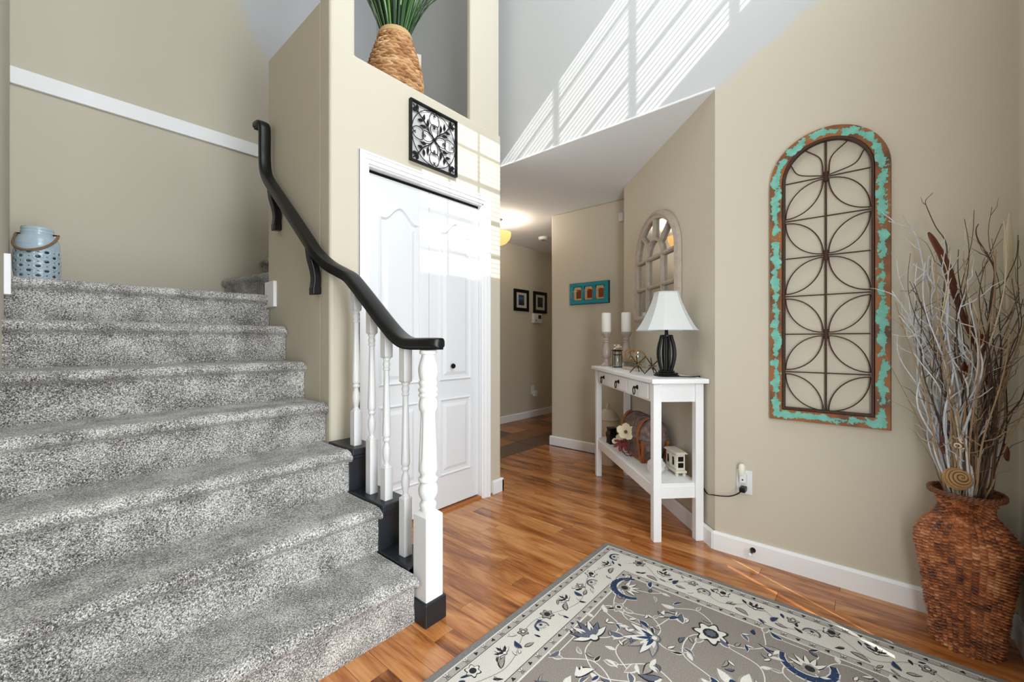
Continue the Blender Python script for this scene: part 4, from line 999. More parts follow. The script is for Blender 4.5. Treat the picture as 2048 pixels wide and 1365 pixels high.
# table lamp
lu, lv = 0.128, 0.118
lp = thing('table_lamp', 'black cage table lamp with white bell shade on the console table', 'lamp', at_t(lu, lv), PI/4)
shade = mat('shade_fabric', (214, 217, 217), 0.8, bump=0.05, bscale=500)
nt = shade.node_tree; shade.node_tree.nodes['Principled BSDF'].inputs['Subsurface Weight'].default_value = 0.0
def octo(hu, hv, ch): return [(hu, -hv+ch), (hu, hv-ch), (hu-ch, hv), (-hu+ch, hv), (-hu, hv-ch), (-hu, -hv+ch), (-hu+ch, -hv), (hu-ch, -hv)]
prof = [(0.268, 0.146), (0.275, 0.143), (0.30, 0.128), (0.34, 0.109), (0.38, 0.092), (0.42, 0.077), (0.46, 0.065), (0.484, 0.0605), (0.488, 0.060)]
b = MB(); vs = []
for z, h in prof: vs += [(u, v, z) for u, v in octo(h, h, h*0.42)]
vi = [(u*0.98, v*0.98, z) for (u, v, z) in vs]; n8 = len(vs)
fs = [(i*8+q, i*8+(q+1) % 8, (i+1)*8+(q+1) % 8, (i+1)*8+q) for i in range(len(prof)-1) for q in range(8)]
b.add(vs+vi, fs+[tuple(n8+i for i in f[::-1]) for f in fs]+[(q, n8+q, n8+(q+1) % 8, (q+1) % 8) for q in range(8)])
b.build('lamp_shade', shade, lp)
for z, h in ((0.268, 0.147), (0.487, 0.061)):
    b = MB(); b.tube([(u, v, z) for u, v in octo(h, h, h*0.42)], 0.0028, 6, closed=True); b.build('shade_trim', shade, lp)
b = MB()
for (hb, z0, z1) in ((0.062, 0, 0.010), (0.056, 0.010, 0.022), (0.040, 0.022, 0.034)):
    b.prism(octo(hb, hb, hb*0.45), lambda u, v, n: Vector((u, v, n)), z0, z1)
b.build('base', 'black', lp, bevel=0.004)
b = MB(); b.lathe([(0.012, 0.034), (0.012, 0.24), (0.010, 0.25), (0.010, 0.30)], n=16); b.build('stem', 'black', lp, smooth=True)
for q in range(10):
    a = 2*PI*q/10; pts = [((0.030+0.020*math.sin(PI*min(1, t*1.02)))*math.cos(a), (0.030+0.020*math.sin(PI*min(1, t*1.02)))*math.sin(a), 0.032+t*0.205) for t in np.linspace(0, 1, 12)]
    b = MB(); b.tube(pts, 0.0058, 8); b.build('cage_rib', 'black', lp, smooth=True)
b = MB(); b.lathe([(0.036, 0.232), (0.036, 0.240), (0.012, 0.242)], n=20); b.build('cage_cap', 'black', lp, smooth=True)
b = MB(); b.lathe([(0.006, 0.30), (0.016, 0.33), (0.026, 0.37), (0.022, 0.40), (0.008, 0.412)], n=16); b.build('bulb', 'gloss_white', lp, smooth=True)
b = MB(); b.tube([(0, 0, 0.25), (0, 0, 0.478)], 0.004, 6); b.tube([(-0.058, 0, 0.482), (0.058, 0, 0.482)], 0.002, 6); b.build('harp', 'iron', lp)
cp = [at_t(lu-0.04, lv, TH+0.006), at_t(lu-0.09, lv+0.03, TH+0.005), at_t(0.01, 0.22, TH+0.005), at_t(0.040, TD+0.028, TH+0.004), at_t(0.045, TD+0.0355, TH-0.03), at_t(0.045, TD+0.0345, 0.55), at_t(0.04, TD+0.030, 0.36), at_t(-0.02, TD+0.0335, 0.27)]
cp += [(XR-0.030, C0[1]-0.00, 0.292), (XR-0.024, (C0[1]+OY)/2, 0.300), (XR-0.045, OY+0.022, 0.330), (XR-0.050, OY+0.002, 0.354)]
b = MB(); b.tube(smooth_path(cp, 6), 0.0032, 6)
cd = thing('lamp_cord', 'thin black lamp cord running from the table lamp to the wall outlet', 'cord', (XR-0.03, OY+0.05, 0.3))
b.build('cable', 'black', cd, smooth=True, world=True)
b = MB(); b.box(XR-0.054, XR-0.006, OY-0.014, OY+0.014, 0.342, 0.366); b.build('plug', 'black', cd, world=True, bevel=0.004)
# glass keepsake box with rope rings
kb = thing('glass_jar_on_block', 'glass jar lying on a printed wooden block with rope rings', 'ornament', at_t(0.63, 0.115), PI/4)
M['rope'] = mat('gold_rope', (176, 128, 66), 0.7, var=0.3, vscale=90); M['palewood'] = mat('pale_wood', (196, 178, 158), 0.6, var=0.2, vscale=30)
b = MB(); b.box(-0.13, 0.13, -0.042, 0.042, 0, 0.022); b.build('wood_block', 'palewood', kb, bevel=0.003)
b = MB(); b.box(-0.12, 0.12, -0.038, 0.038, 0.022, 0.062); b.build('glass_block', 'jar_glass', kb, bevel=0.004)
b = MB()
rr2 = random.Random(4)
for i in range(11):
    x = -0.10+i*0.018; b.box(x, x+0.004, 0.0385, 0.0395, 0.030, 0.056)
    b.box(x+0.004, x+0.012, 0.0385, 0.0395, rr2.choice([0.030, 0.041, 0.052]), rr2.choice([0.056, 0.045, 0.058])) if False else b.box(x+0.004, x+0.011, 0.0385, 0.0395, 0.052, 0.056)
o = b.build('printed_lettering', 'dark', kb); o['kind'] = 'stuff'
b = MB(); b.lathe([(0.018, -0.11), (0.034, -0.10), (0.037, -0.08), (0.037, 0.07), (0.030, 0.09), (0.030, 0.11)], n=24); b.xform(Matrix.Translation((0, 0, 0.098)) @ Matrix.Rotation(PI/2, 4, 'Y')); b.build('glass_jar', 'jar_glass', kb, smooth=True)
for x in (-0.10, 0.035, 0.115):
    b = MB(); b.tube([(x+0.01*math.sin(a), 0.039*math.cos(a), 0.100+0.041*math.sin(a)) for a in np.linspace(0, 2*PI, 22)[:-1]], 0.0045, 6, closed=True); b.build('rope_ring', 'rope', kb, smooth=True)
# small wire lantern with dried blossoms
wl = thing('wire_lantern', 'small black wire and glass lantern topped with dried cream blossoms', 'lantern', at_t(0.905, 0.085), PI/4)
for sx in (-1, 1):
    for sy in (-1, 1):
        b = MB(); b.tube([(sx*.026, sy*.026, 0), (sx*.026, sy*.026, 0.125), (sx*.018, sy*.018, 0.135)], 0.0026, 6); b.build('wire_post', 'iron', wl)
b = MB()
for z in (0.006, 0.10, 0.128): b.tube([(.026, .026, z), (-.026, .026, z), (-.026, -.026, z), (.026, -.026, z)], 0.003, 6, closed=True)
b.build('wire_hoop', 'iron', wl)
b = MB(); b.lathe([(0.022, 0.006), (0.024, 0.01), (0.024, 0.098), (0.018, 0.108), (0.018, 0.118)], n=20); b.build('glass_cylinder', 'jar_glass', wl, smooth=True)
b = MB(); b.box(-.034, .034, -.034, .034, 0.132, 0.137); b.build('lid', 'iron', wl)
cream = mat('cream_petal', (232, 220, 192), 0.7, var=0.15, vscale=60)
for i in range(9):
    a = i*2.4; r = 0.008+0.0035*i
    b = MB(); b.lathe([(0.002, -0.006), (0.009, -0.002), (0.010, 0.003), (0.004, 0.008)], (r*math.cos(a)*0.8, r*math.sin(a)*0.8, 0.145+0.012*(i % 3)), 8); b.build('blossom', cream, wl, smooth=True)
# two twig stars
M['twig'] = mat('dark_twig', (52, 42, 32), 0.6, var=0.3, vscale=60)
for (u, v, sc, lab) in ((0.42, 0.060, 1.0, 'spiky dark twig star beside the printed jar block'), (0.295, 0.105, 0.95, 'spiky dark twig star beside the black lamp base')):
    e = thing('twig_star', lab, 'ornament', at_t(u, v), 0.6*u, group='twig stars')
    rs = random.Random(int(u*1000))
    ends = [(0.05, 0.0, -0.052), (-0.03, 0.045, -0.052), (-0.03, -0.045, -0.052)]
    for i, ed in enumerate(ends):
        d = Vector(ed)*sc; c = Vector((0, 0, 0.052*sc)); b = MB(); b.tube([c+d, c+d*0.3+Vector((.004, .003, 0)), c-d*1.05], [0.0030, 0.0040, 0.0030], 6); b.build('twig', 'twig', e)
    b = MB(); b.tube([Vector((-.055, .01, .058))*sc, Vector((.055, -.012, .048))*sc], 0.0032, 6); b.build('twig', 'twig', e)
    b = MB(); b.lathe([(0.002, -0.008), (0.009, -0.004), (0.009, 0.004), (0.002, 0.008)], (0, 0, .052*sc), 10); b.build('binding', 'rope', e, smooth=True)
# ------------------------------------------------------------------ lower shelf
ZSH = 0.316
chest = thing('wicker_chest', 'brown woven chest with domed lid and orange leather straps on the shelf', 'chest', tw(0.535, 0.145, ZSH), PI/4)
def weave_mat(name, a, c, d, scale=(1, 1, 1)):
    m, nt, b = new_mat(name); tc = nt.nodes.new('ShaderNodeTexCoord')
    w = nt.nodes.new('ShaderNodeTexWave'); w.wave_type = 'BANDS'; w.bands_direction = 'Z'; w.inputs['Scale'].default_value = 55; w.inputs['Distortion'].default_value = 2.0; w.inputs['Detail Scale'].default_value = 4; nt.links.new(tc.outputs['Object'], w.inputs['Vector'])
    n = nt.nodes.new('ShaderNodeTexNoise'); n.inputs['Scale'].default_value = 30; n.inputs['Detail'].default_value = 4; nt.links.new(tc.outputs['Object'], n.inputs['Vector'])
    r = ramp(nt, n.outputs['Fac'], [(0.3, L(a)), (0.52, L(c)), (0.72, L(d))]); nt.links.new(r.outputs[0], b.inputs['Base Color']); b.inputs['Roughness'].default_value = 0.6
    bp = nt.nodes.new('ShaderNodeBump'); bp.inputs['Distance'].default_value = 0.002; bp.inputs['Strength'].default_value = 0.7; nt.links.new(w.outputs['Fac'], bp.inputs['Height']); nt.links.new(bp.outputs['Normal'], b.inputs['Normal']); return m
M['chestweave'] = weave_mat('chest_weave', (78, 64, 60), (118, 98, 92), (152, 128, 118)); M['strap'] = mat('orange_leather', (158, 88, 42), 0.5, var=0.3, vscale=40)
M['metalband'] = mat('grey_band', (112, 102, 104), 0.45)
def csec(hu, hv, ch): return [(hu, -hv+ch), (hu, hv-ch), (hu-ch, hv), (-hu+ch, hv), (-hu, hv-ch), (-hu, -hv+ch), (-hu+ch, -hv), (hu-ch, -hv)]
def loft(secs): 
    b = MB(); n = len(secs[0][1]); vs = []
    for z, pl in secs: vs += [(u, v, z) for u, v in pl]
    b.add(vs, [(i*n+q, i*n+(q+1) % n, (i+1)*n+(q+1) % n, (i+1)*n+q) for i in range(len(secs)-1) for q in range(n)]+[tuple(range(n))[::-1], tuple(range((len(secs)-1)*n, len(secs)*n))]); return b
loft([(0, csec(.165, .070, .03)), (0.05, csec(.182, .082, .034)), (0.10, csec(.196, .091, .038)), (0.152, csec(.203, .096, .04))]).build('body', 'chestweave', chest, bevel=0.004)
dome = [(0.168, csec(.204, .097, .04))]
for i in range(1, 8):
    t = i/8; dome.append((0.168+0.118*math.sin(t*PI/2), csec(.204*(1-0.28*(1-math.cos(t*PI/2))), .097*(0.12+0.88*math.cos(t*PI/2)), .04*(0.2+.8*math.cos(t*PI/2)))))
loft(dome).build('lid', 'chestweave', chest, smooth=True, angle=35)
loft([(0.150, csec(.207, .100, .041)), (0.170, csec(.207, .100, .041))]).build('metal_band', 'metalband', chest, bevel=0.003)
for sx in (-1, 1):
    for x_, w in ((sx*.150, .016),):
        pts = [(-.075, 0.0), (-.090, .06), (-.099, .12), (-.103, .16)]+[(-(.099*(0.12+0.88*math.cos(t*PI/2))+.003), 0.171+0.120*math.sin(t*PI/2)) for t in np.linspace(0.05, .9, 8)]
        b = MB(); b.ribbon([(p[0], p[1]) for p in pts], 0.005, lambda u, v, n: Vector((x_+n, -u, v)), -w, w); b.build('leather_strap', 'strap', chest)
    for sy in (-1, 1):
        b = MB(); b.tube([(sx*.152, sy*.064, 0.002), (sx*.176, sy*.077, .06), (sx*.188, sy*.083, .15)], 0.011, 6); b.build('corner_strap', 'strap', chest)
loft([(0.001, csec(.170, .075, .031)), (0.022, csec(.177, .079, .033))]).build('base_strap', 'strap', chest, bevel=0.003)
b = MB(); b.tube([(-.210, -.03, .142), (-.222, -.02, .115), (-.224, 0, .105), (-.222, .02, .115), (-.210, .03, .142)], 0.003, 6); b.build('side_handle', 'iron', chest, smooth=True)
# flowers and little black vase in front of the chest
bv = thing('black_vase', 'small square black vase on the shelf near the cream flowers', 'vase', tw(0.900, 0.040, ZSH), 0.9)
loft([(0, csec(.036, .030, .004)), (0.03, csec(.034, .028, .004)), (0.075, csec(.040, .034, .004)), (0.095, csec(.030, .026, .004)), (0.115, csec(.030, .027, .004))]).build('body', 'black', bv, bevel=0.003)
loft([(0.115, csec(.034, .030, .004)), (0.121, csec(.034, .030, .004))]).build('rim', 'black', bv)
M['burg'] = mat('burgundy_petal', (124, 50, 52), 0.7, var=0.3, vscale=50)
def petal_mesh(ln, wd, curl, n=6, m=5):
    b = MB(); vs = []
    for i in range(n+1):
        t = i/n; w = wd*(math.sin(PI*min(1, (0.10+0.62*t)))**0.9)*(1 if t < .75 else max(0.12, 1-((t-.75)/.25)**2*.88))
        for j in range(m+1):
            s_ = j/m*2-1; vs.append((ln*t, w*s_*0.5, curl*ln*t*t+0.18*wd*s_*s_*(1-t*0.3)))
    b.add(vs, [(i*(m+1)+j, i*(m+1)+j+1, (i+1)*(m+1)+j+1, (i+1)*(m+1)+j) for i in range(n) for j in range(m)]); return b
def flower(name, label, c, face, petals, ln, wd, col, centre=True, group=None):
    e = thing(name, label, 'flower', c, group=group); z = Vector(face).normalized(); q = z.to_track_quat('Z', 'Y').to_matrix().to_4x4()
    for i in range(petals):
        b = petal_mesh(ln*(1-0.1*(i % 2)), wd, 0.35+0.15*(i % 2)); b.xform(q @ Matrix.Rotation(2*PI*i/petals+0.3, 4, 'Z')); b.build('petal', col, e, smooth=True)
    if centre:
        b = MB(); b.lathe([(0.004, 0), (0.012, 0.004), (0.010, 0.014), (0.003, 0.02)], n=12); b.xform(q); b.build('flower_centre', mat('stamen_brown', (110, 76, 40), 0.7), e, smooth=True)
    b = MB(); b.tube(smooth_path([Vector((0, 0, 0)), Vector((.01, 0, -.5*c[2]+.5*ZSH)), Vector((.03, -.02, ZSH+.004-c[2])), Vector((.06, -.05, ZSH+.004-c[2]))], 5), 0.0025, 6); b.build('stem', 'twig', e, smooth=True)
    return e
vd = Vector((-0.80, -0.35, 0.35))
flower('magnolia_flower', 'large cream magnolia flower leaning on the wicker chest', tuple(tw(0.520, 0.015, 0.486)), vd, 5, 0.062, 0.052, cream, group='artificial flowers')
flower('magnolia_bud', 'small cream flower bud beside the black vase', tuple(tw(0.615, 0.000, 0.400)), Vector((-.7, .2, .5)), 4, 0.046, 0.042, cream, False, group='artificial flowers')
flower('burgundy_flower', 'burgundy silk flower drooping below the cream magnolia', tuple(tw(0.540, -0.006, 0.408)), Vector((-.6, -.2, -.35)), 6, 0.060, 0.030, M['burg'], False, group='artificial flowers')
# tall stoneware jar on the floor beyond the table
jar = thing('stoneware_jar', 'tall cream stoneware jar with looped lid standing beyond the console table', 'jar', tw(1.425, 0.175, 0))
M['stone'] = mat('cream_stoneware', (226, 210, 182), 0.35, var=0.12, vscale=18, bump=0.05, bscale=40)
b = MB(); b.lathe([(0.060, 0), (0.064, 0.01), (0.072, 0.05), (0.086, 0.12), (0.098, 0.20), (0.104, 0.28), (0.104, 0.35), (0.100, 0.388), (0.092, 0.398), (0.092, 0.405)], n=40); b.build('body', 'stone', jar, smooth=True)
b = MB(); b.lathe([(0.104, 0.402), (0.106, 0.408), (0.102, 0.414), (0.088, 0.428), (0.076, 0.452), (0.056, 0.478), (0.030, 0.492), (0.010, 0.496)], n=40); b.build('lid', mat('lid_stoneware', (214, 202, 188), 0.35), jar, smooth=True)
b = MB(); b.tube([(0.026*math.cos(a), 0.0, 0.498+0.036*math.sin(a)) for a in np.linspace(-0.2, PI+0.2, 14)], 0.009, 8); b.build('lid_loop', 'stone', jar, smooth=True)
# shell and ornate little cabinet
sh = thing('white_geode', 'rough white crystal rock on the shelf beside the little cabinet', 'rock', tw(0.185, 0.080, ZSH))
bm = bmesh.new(); bmesh.ops.create_icosphere(bm, subdivisions=4, radius=1)
for v in bm.verts:
    n = 1+0.16*mnoise.noise(v.co*1.7)+0.10*mnoise.noise(v.co*4.5)+0.05*mnoise.noise(v.co*11); v.co = Vector((v.co.x*0.066*n, v.co.y*0.046*n, max(-0.040, v.co.z*0.052*n)+0.040))
me = bpy.data.meshes.new('rock_body'); bm.to_mesh(me); bm.free()
rk = mat('white_rock', (226, 224, 222), 0.5, var=0.3, vscale=35, bump=0.4, bscale=90); me.materials.append(rk); link('rock_body', me, sh)
cab = thing('ornate_cabinet', 'tiny antiqued white cabinet with scroll feet on the console shelf', 'ornament', tw(0.175, 0.195, ZSH), PI/4)
anti = mat('antique_white', (222, 214, 198), 0.5, var=0.2, vscale=60, bump=0.2, bscale=150)
b = MB(); b.box(-.066, .066, -.026, .026, .032, .128); b.build('body', anti, cab, bevel=0.002)
b = MB(); b.box(-.080, .080, -.036, .036, .128, .134); b.box(-.074, .074, -.031, .031, .134, .139); b.build('top', anti, cab, bevel=0.002)
b = MB(); b.box(-.076, .076, -.033, .033, .018, .032); b.build('plinth', anti, cab, bevel=0.003)
for sx in (-1, 1):
    for sy in (-1, 1):
        b = MB(); b.lathe([(0.009, 0), (0.012, 0.006), (0.008, 0.012), (0.013, 0.020)], (sx*.062, sy*.022, 0), 10); b.build('foot', anti, cab, smooth=True)
for c in (-.033, .033):
    b = MB(); b.box(c-.026, c+.026, .026, .029, .042, .120); d_ = b.build('door', anti, cab, bevel=0.001)
    b = MB(); b.prism([(c-.010, .058), (c+.012, .058), (c+.009, .085), (c+.012, .104), (c-.006, .106), (c-.011, .08)], lambda u, v, n: Vector((u, n, v)), .0285, .0300); b.build('silhouette', 'iron', d_)
for zc_ in (.062, .098):
    b = MB(); b.box(-.0670, -.0655, -.016, .016, zc_-.014, zc_+.014); b.build('side_pane', 'iron', cab)

# ================================================================== WICKER VASE WITH BRANCHES
VX, VY = 2.228, -0.264
vase = thing('wicker_vase', 'large brown wicker floor vase holding dried branches in the corner', 'vase', (VX, VY, 0))
vp = [(0.096, 0.0), (0.100, 0.05), (0.108, 0.12), (0.117, 0.20), (0.127, 0.27), (0.136, 0.33), (0.139, 0.365), (0.134, 0.395), (0.118, 0.425), (0.097, 0.450), (0.080, 0.470), (0.073, 0.488), (0.074, 0.505), (0.083, 0.528), (0.096, 0.550)]
zsv = np.array([p[1] for p in vp]); rsv = np.array([p[0] for p in vp])
def wicker(rsv, zsv, rows, stakes, per_u, per_v, amp, seed):
    """columns of lens-shaped strands; neighbouring columns are offset by half a strand"""
    NU = stakes*per_u; NV = rows*per_v; v = np.arange(NV+1)/per_v; zf = zsv[0]+(zsv[-1]-zsv[0])*v/rows; rf = np.interp(zf, zsv, rsv)
    for _ in range(60): rf[1:-1] = (rf[:-2]+2*rf[1:-1]+rf[2:])/4
    u = np.arange(NU)/per_u; J = u.astype(int); fu = u-J
    rs = np.random.RandomState(seed); wob = rs.uniform(-.25, .25, stakes); tone = rs.uniform(0, 1, (rows+3, stakes)); jit = rs.uniform(.65, 1.15, (rows+3, stakes))
    vv = v[:, None]+(J % 2)[None, :]*0.5+wob[J][None, :]*0.5+0.10*np.sin(v[:, None]*1.7+J[None, :]); R_ = np.clip(np.floor(vv).astype(int)+1, 0, rows+2); fv = vv-np.floor(vv)
    Jm = np.repeat(J[None, :], NV+1, 0)
    disp = amp*np.clip(1-(2*fv-1)**2, 0, 1)**0.8*(0.30+0.70*np.sin(PI*(fu*.94+.03))**0.9)[None, :]*jit[R_, Jm]
    r = rf[:, None]+disp-amp*0.8; a = 2*PI*u/stakes
    co_ = np.stack([r*np.cos(a)[None, :], r*np.sin(a)[None, :], np.repeat(zf[:, None], NU, 1)], -1).reshape(-1, 3)
    i, j = np.meshgrid(np.arange(NV), np.arange(NU), indexing='ij'); j2 = (j+1) % NU
    f = np.stack([i*NU+j, i*NU+j2, (i+1)*NU+j2, (i+1)*NU+j], -1).reshape(-1, 4)
    return co_, f, tone[R_, Jm].reshape(-1)
def np_mesh(name, co_, f, mats, tone=None):
    me = bpy.data.meshes.new(name); me.vertices.add(len(co_)); me.vertices.foreach_set('co', co_.astype(np.float32).ravel())
    me.loops.add(f.size); me.loops.foreach_set('vertex_index', f.astype(np.int32).ravel())
    me.polygons.add(len(f)); me.polygons.foreach_set('loop_start', (np.arange(len(f))*f.shape[1]).astype(np.int32))
    me.polygons.foreach_set('use_smooth', np.ones(len(f), bool)); me.update(calc_edges=True); me.validate()
    if tone is not None: a = me.attributes.new('tone', 'FLOAT', 'POINT'); a.data.foreach_set('value', tone.astype(np.float32))
    me.materials.append(mats); return me
def tone_mat(name, stops, rough=0.4, coat=0.15, nscale=60, tw_=0.30):
    m, nt, b = new_mat(name); at = nt.nodes.new('ShaderNodeAttribute'); at.attribute_name = 'tone'
    tc = nt.nodes.new('ShaderNodeTexCoord'); n = nt.nodes.new('ShaderNodeTexNoise'); n.inputs['Scale'].default_value = nscale; n.inputs['Detail'].default_value = 3; nt.links.new(tc.outputs['Object'], n.inputs['Vector'])
    n2 = nt.nodes.new('ShaderNodeTexNoise'); n2.inputs['Scale'].default_value = 11; n2.inputs['Detail'].default_value = 3; nt.links.new(tc.outputs['Object'], n2.inputs['Vector'])
    v = math_node(nt, 'MULTIPLY_ADD', n.outputs['Fac'], 0.4, math_node(nt, 'MULTIPLY', at.outputs['Fac'], tw_)); v = math_node(nt, 'MULTIPLY_ADD', n2.outputs['Fac'], 0.7, math_node(nt, 'ADD', v, -0.28))
    r = ramp(nt, v, stops); nt.links.new(r.outputs[0], b.inputs['Base Color']); b.inputs['Roughness'].default_value = rough; b.inputs['Coat Weight'].default_value = coat; b.inputs['Coat Roughness'].default_value = 0.25; return m
M['wicker'] = tone_mat('brown_wicker', [(0.14, L((66, 36, 24))), (0.32, L((126, 68, 38))), (0.52, L((182, 108, 60))), (0.76, L((222, 164, 116)))], 0.34, 0.35)
c_, f_, t_ = wicker(rsv, zsv, 50, 42, 10, 10, 0.0125, 5)
o = link('woven_body', np_mesh('woven_body', c_, f_, M['wicker'], t_), vase); o['kind'] = 'stuff'
b = MB()
for k in range(2):
    for ph in (0, PI):
        b.tube([((0.095+0.0035*math.cos(22*a+ph))*math.cos(a), (0.095+0.0035*math.cos(22*a+ph))*math.sin(a), 0.552+0.004*math.sin(22*a+ph)-k*0.006) for a in np.linspace(0, 2*PI, 177)[:-1]], 0.0045, 6, closed=True)
o = b.build('braided_rim', mat('wicker_rim', (112, 66, 40), 0.45, var=0.4, vscale=60), vase, smooth=True); o['kind'] = 'stuff'
b = MB(); b.lathe([(0.120, 0.35), (0.062, 0.47), (0.060, 0.50), (0.085, 0.548)], n=36, cap=False); b.build('inner_lining', mat('wicker_inside', (112, 66, 40), 0.7), vase, smooth=True)
b = MB(); b.lathe([(0.010, 0.37), (0.112, 0.372)], n=36, cap=False); b.build('inner_fill', mat('wicker_fill', (104, 64, 40), 0.8), vase)
# branches: explicit lean and height, kept clear of both walls
RB = random.Random(21)
def branch_path(az, lean, height, wig, n=14, freq=2.0, r0=0.045):
    a0 = RB.uniform(0, 6.28); rr_ = r0*math.sqrt(RB.random()); x, y = VX+rr_*math.cos(az), VY+rr_*math.sin(az); pts = []
    p1, p2 = RB.uniform(0, 6.28), RB.uniform(0, 6.28); z0 = 0.40
    for i in range(n+1):
        t = i/n; out = lean*(t**1.25); s_ = min(1, t*1.6)
        px, py = x+math.cos(az)*out+wig*s_*math.sin(p1+freq*2*PI*t), y+math.sin(az)*out+wig*s_*math.cos(p2+freq*1.7*PI*t)
        if z0+(height-z0)*t < 0.56:
            dx, dy = px-VX, py-VY; dd = math.hypot(dx, dy)
            if dd > 0.055: px, py = VX+dx*.055/dd, VY+dy*.055/dd
        pts.append(Vector((min(px, XR-0.022), max(py, YF+0.022), z0+(height-z0)*t)))
    return pts
def sidetwigs(b, pts, n, ln, r):
    for _ in range(n):
        i = RB.randrange(len(pts)//3, len(pts)-1); p = Vector(pts[i]); d = (Vector(pts[min(i+1, len(pts)-1)])-p).normalized(); sd = Vector((RB.uniform(-1, 1), RB.uniform(-1, 1), RB.uniform(-.1, .5)))
        q = [p]; 
        for k in range(1, 5):
            nx = q[-1]+(d*0.55+sd.normalized()*0.75+Vector((RB.uniform(-.3, .3), RB.uniform(-.3, .3), RB.uniform(-.2, .3)))).normalized()*ln/4
            nx.x = min(nx.x, XR-0.01); nx.y = max(nx.y, YF+0.012); q.append(nx)
        b.tube(q, [r, r*.8, r*.65, r*.5, r*.3], 5)
M['whitebr'] = mat('whitewashed_branch', (206, 208, 214), 0.6, var=0.35, vscale=50); M['tanbr'] = mat('tan_branch', (158, 130, 98), 0.6, var=0.35, vscale=40); M['brownbr'] = mat('dark_brown_branch', (74, 54, 42), 0.6, var=0.35, vscale=40); M['ivorybr'] = mat('ivory_reed', (214, 200, 174), 0.6, var=0.15, vscale=30)
kinds = {'whitebr': ('whitewashed_branch', 'whitewashed curly willow branch standing in the wicker vase', 'whitewashed branches in the vase'), 'tanbr': ('tan_branch', 'thin tan twig branch standing in the wicker vase', 'tan branches in the vase'), 'brownbr': ('brown_branch', 'thin dark brown curly branch standing in the wicker vase', 'dark branches in the vase'), 'ivorybr': ('ivory_reed', 'pale ivory twisted reed standing in the wicker vase', 'ivory reeds in the vase')}
def branch(kind, az, lean, height, wig, r, tw_n=3, tw_l=0.12, freq=2.0):
    nm, lb, gp = kinds[kind]; pts = branch_path(az, lean, height, wig, freq=freq); sp3 = smooth_path(pts, 3); k = len(sp3); b = MB()
    b.tube(sp3, [r*(1-0.72*i/k) for i in range(k)], 6)
    if tw_n: sidetwigs(b, sp3, tw_n, tw_l, r*0.42)
    o = b.build(nm, kind, smooth=True); tag(o, lb, 'branch', gp)
# azimuth 90deg = +Y (towards console), 180 = -X (into the room), -90 = front wall
D = math.radians
for i in range(26): branch('whitebr', D(RB.uniform(75, 215)), RB.uniform(.05, .15), RB.uniform(1.05, 1.42), RB.uniform(.014, .026), RB.uniform(.0042, .0062), RB.randrange(2, 5), RB.uniform(.06, .14), RB.uniform(1.6, 2.6))
for i in range(5): branch('whitebr', D(RB.uniform(65, 130)), RB.uniform(.10, .20), RB.uniform(1.15, 1.52), RB.uniform(.018, .030), RB.uniform(.0034, .0048), 3, RB.uniform(.08, .16), 2.2)
for i in range(30): branch('tanbr', D(RB.uniform(60, 280)), RB.uniform(.03, .20), RB.uniform(0.98, 1.45), RB.uniform(.006, .016), RB.uniform(.0028, .0046), RB.randrange(2, 5), RB.uniform(.06, .14), RB.uniform(1.0, 2.0))
for i in range(26): branch('brownbr', D(RB.uniform(100, 290)), RB.uniform(.04, .20), RB.uniform(1.15, 1.58), RB.uniform(.012, .028), RB.uniform(.0024, .0040), RB.randrange(3, 6), RB.uniform(.06, .16), RB.uniform(1.4, 2.4))
for i in range(6): branch('ivorybr', D(RB.uniform(120, 250)), RB.uniform(.05, .15), RB.uniform(1.2, 1.56), RB.uniform(.02, .034), .0042, 0, 0, RB.uniform(1.2, 1.9))
# a few branches whose outline stands clear of the bunch
def pix(px, py, X):   # picture point at a given X plane
    r = (px-1024)/F_PX; dx, dy = FWD[0]+r*RGT[0], FWD[1]+r*RGT[1]; t = X/dx; return Vector((X, t*dy, H+(682.5-py)/F_PX*t))
def traced(kind, lab, pts, r, tw_n, tw_l):
    P = smooth_path([Vector((VX, VY, .42)), Vector((VX+.01, VY+.03, .56))]+[pix(*p) for p in pts], 4); k = len(P); b = MB(); b.tube(P, [r*(1-.75*i/k) for i in range(k)], 6)
    if tw_n: sidetwigs(b, P, tw_n, tw_l, r*.4)
    tag(b.build(kinds[kind][0], kind, smooth=True), lab, 'branch', kinds[kind][2])
traced('whitebr', 'whitewashed branch whose tip reaches across the turquoise panel frame', [(1880, 900, 2.24), (1872, 800, 2.26), (1856, 700, 2.27), (1862, 610, 2.28), (1848, 540, 2.29), (1838, 490, 2.30), (1826, 462, 2.31), (1800, 450, 2.32), (1778, 443, 2.33)], .0052, 4, .10)
traced('whitebr', 'whitewashed zigzag branch with a bare blunt white tip', [(1905, 880, 2.18), (1925, 720, 2.18), (1895, 640, 2.19), (1893, 600, 2.19), (1860, 560, 2.20), (1856, 535, 2.20), (1858, 512, 2.20)], .0070, 3, .08)
traced('brownbr', 'wavy dark twig curling highest above the long seed pod', [(1900, 860, 2.24), (1880, 700, 2.26), (1890, 560, 2.28), (1893, 490, 2.28), (1872, 455, 2.29), (1856, 420, 2.30), (1851, 402, 2.30), (1866, 386, 2.31)], .0032, 3, .05)
traced('ivorybr', 'smooth ivory reed bent in wide S curves above the twigs', [(1955, 880, 2.20), (1965, 700, 2.18), (1950, 620, 2.18), (1926, 570, 2.17), (1928, 545, 2.17), (1945, 515, 2.17), (1930, 480, 2.17), (1934, 455, 2.17), (1944, 434, 2.17)], .0052, 0, 0)
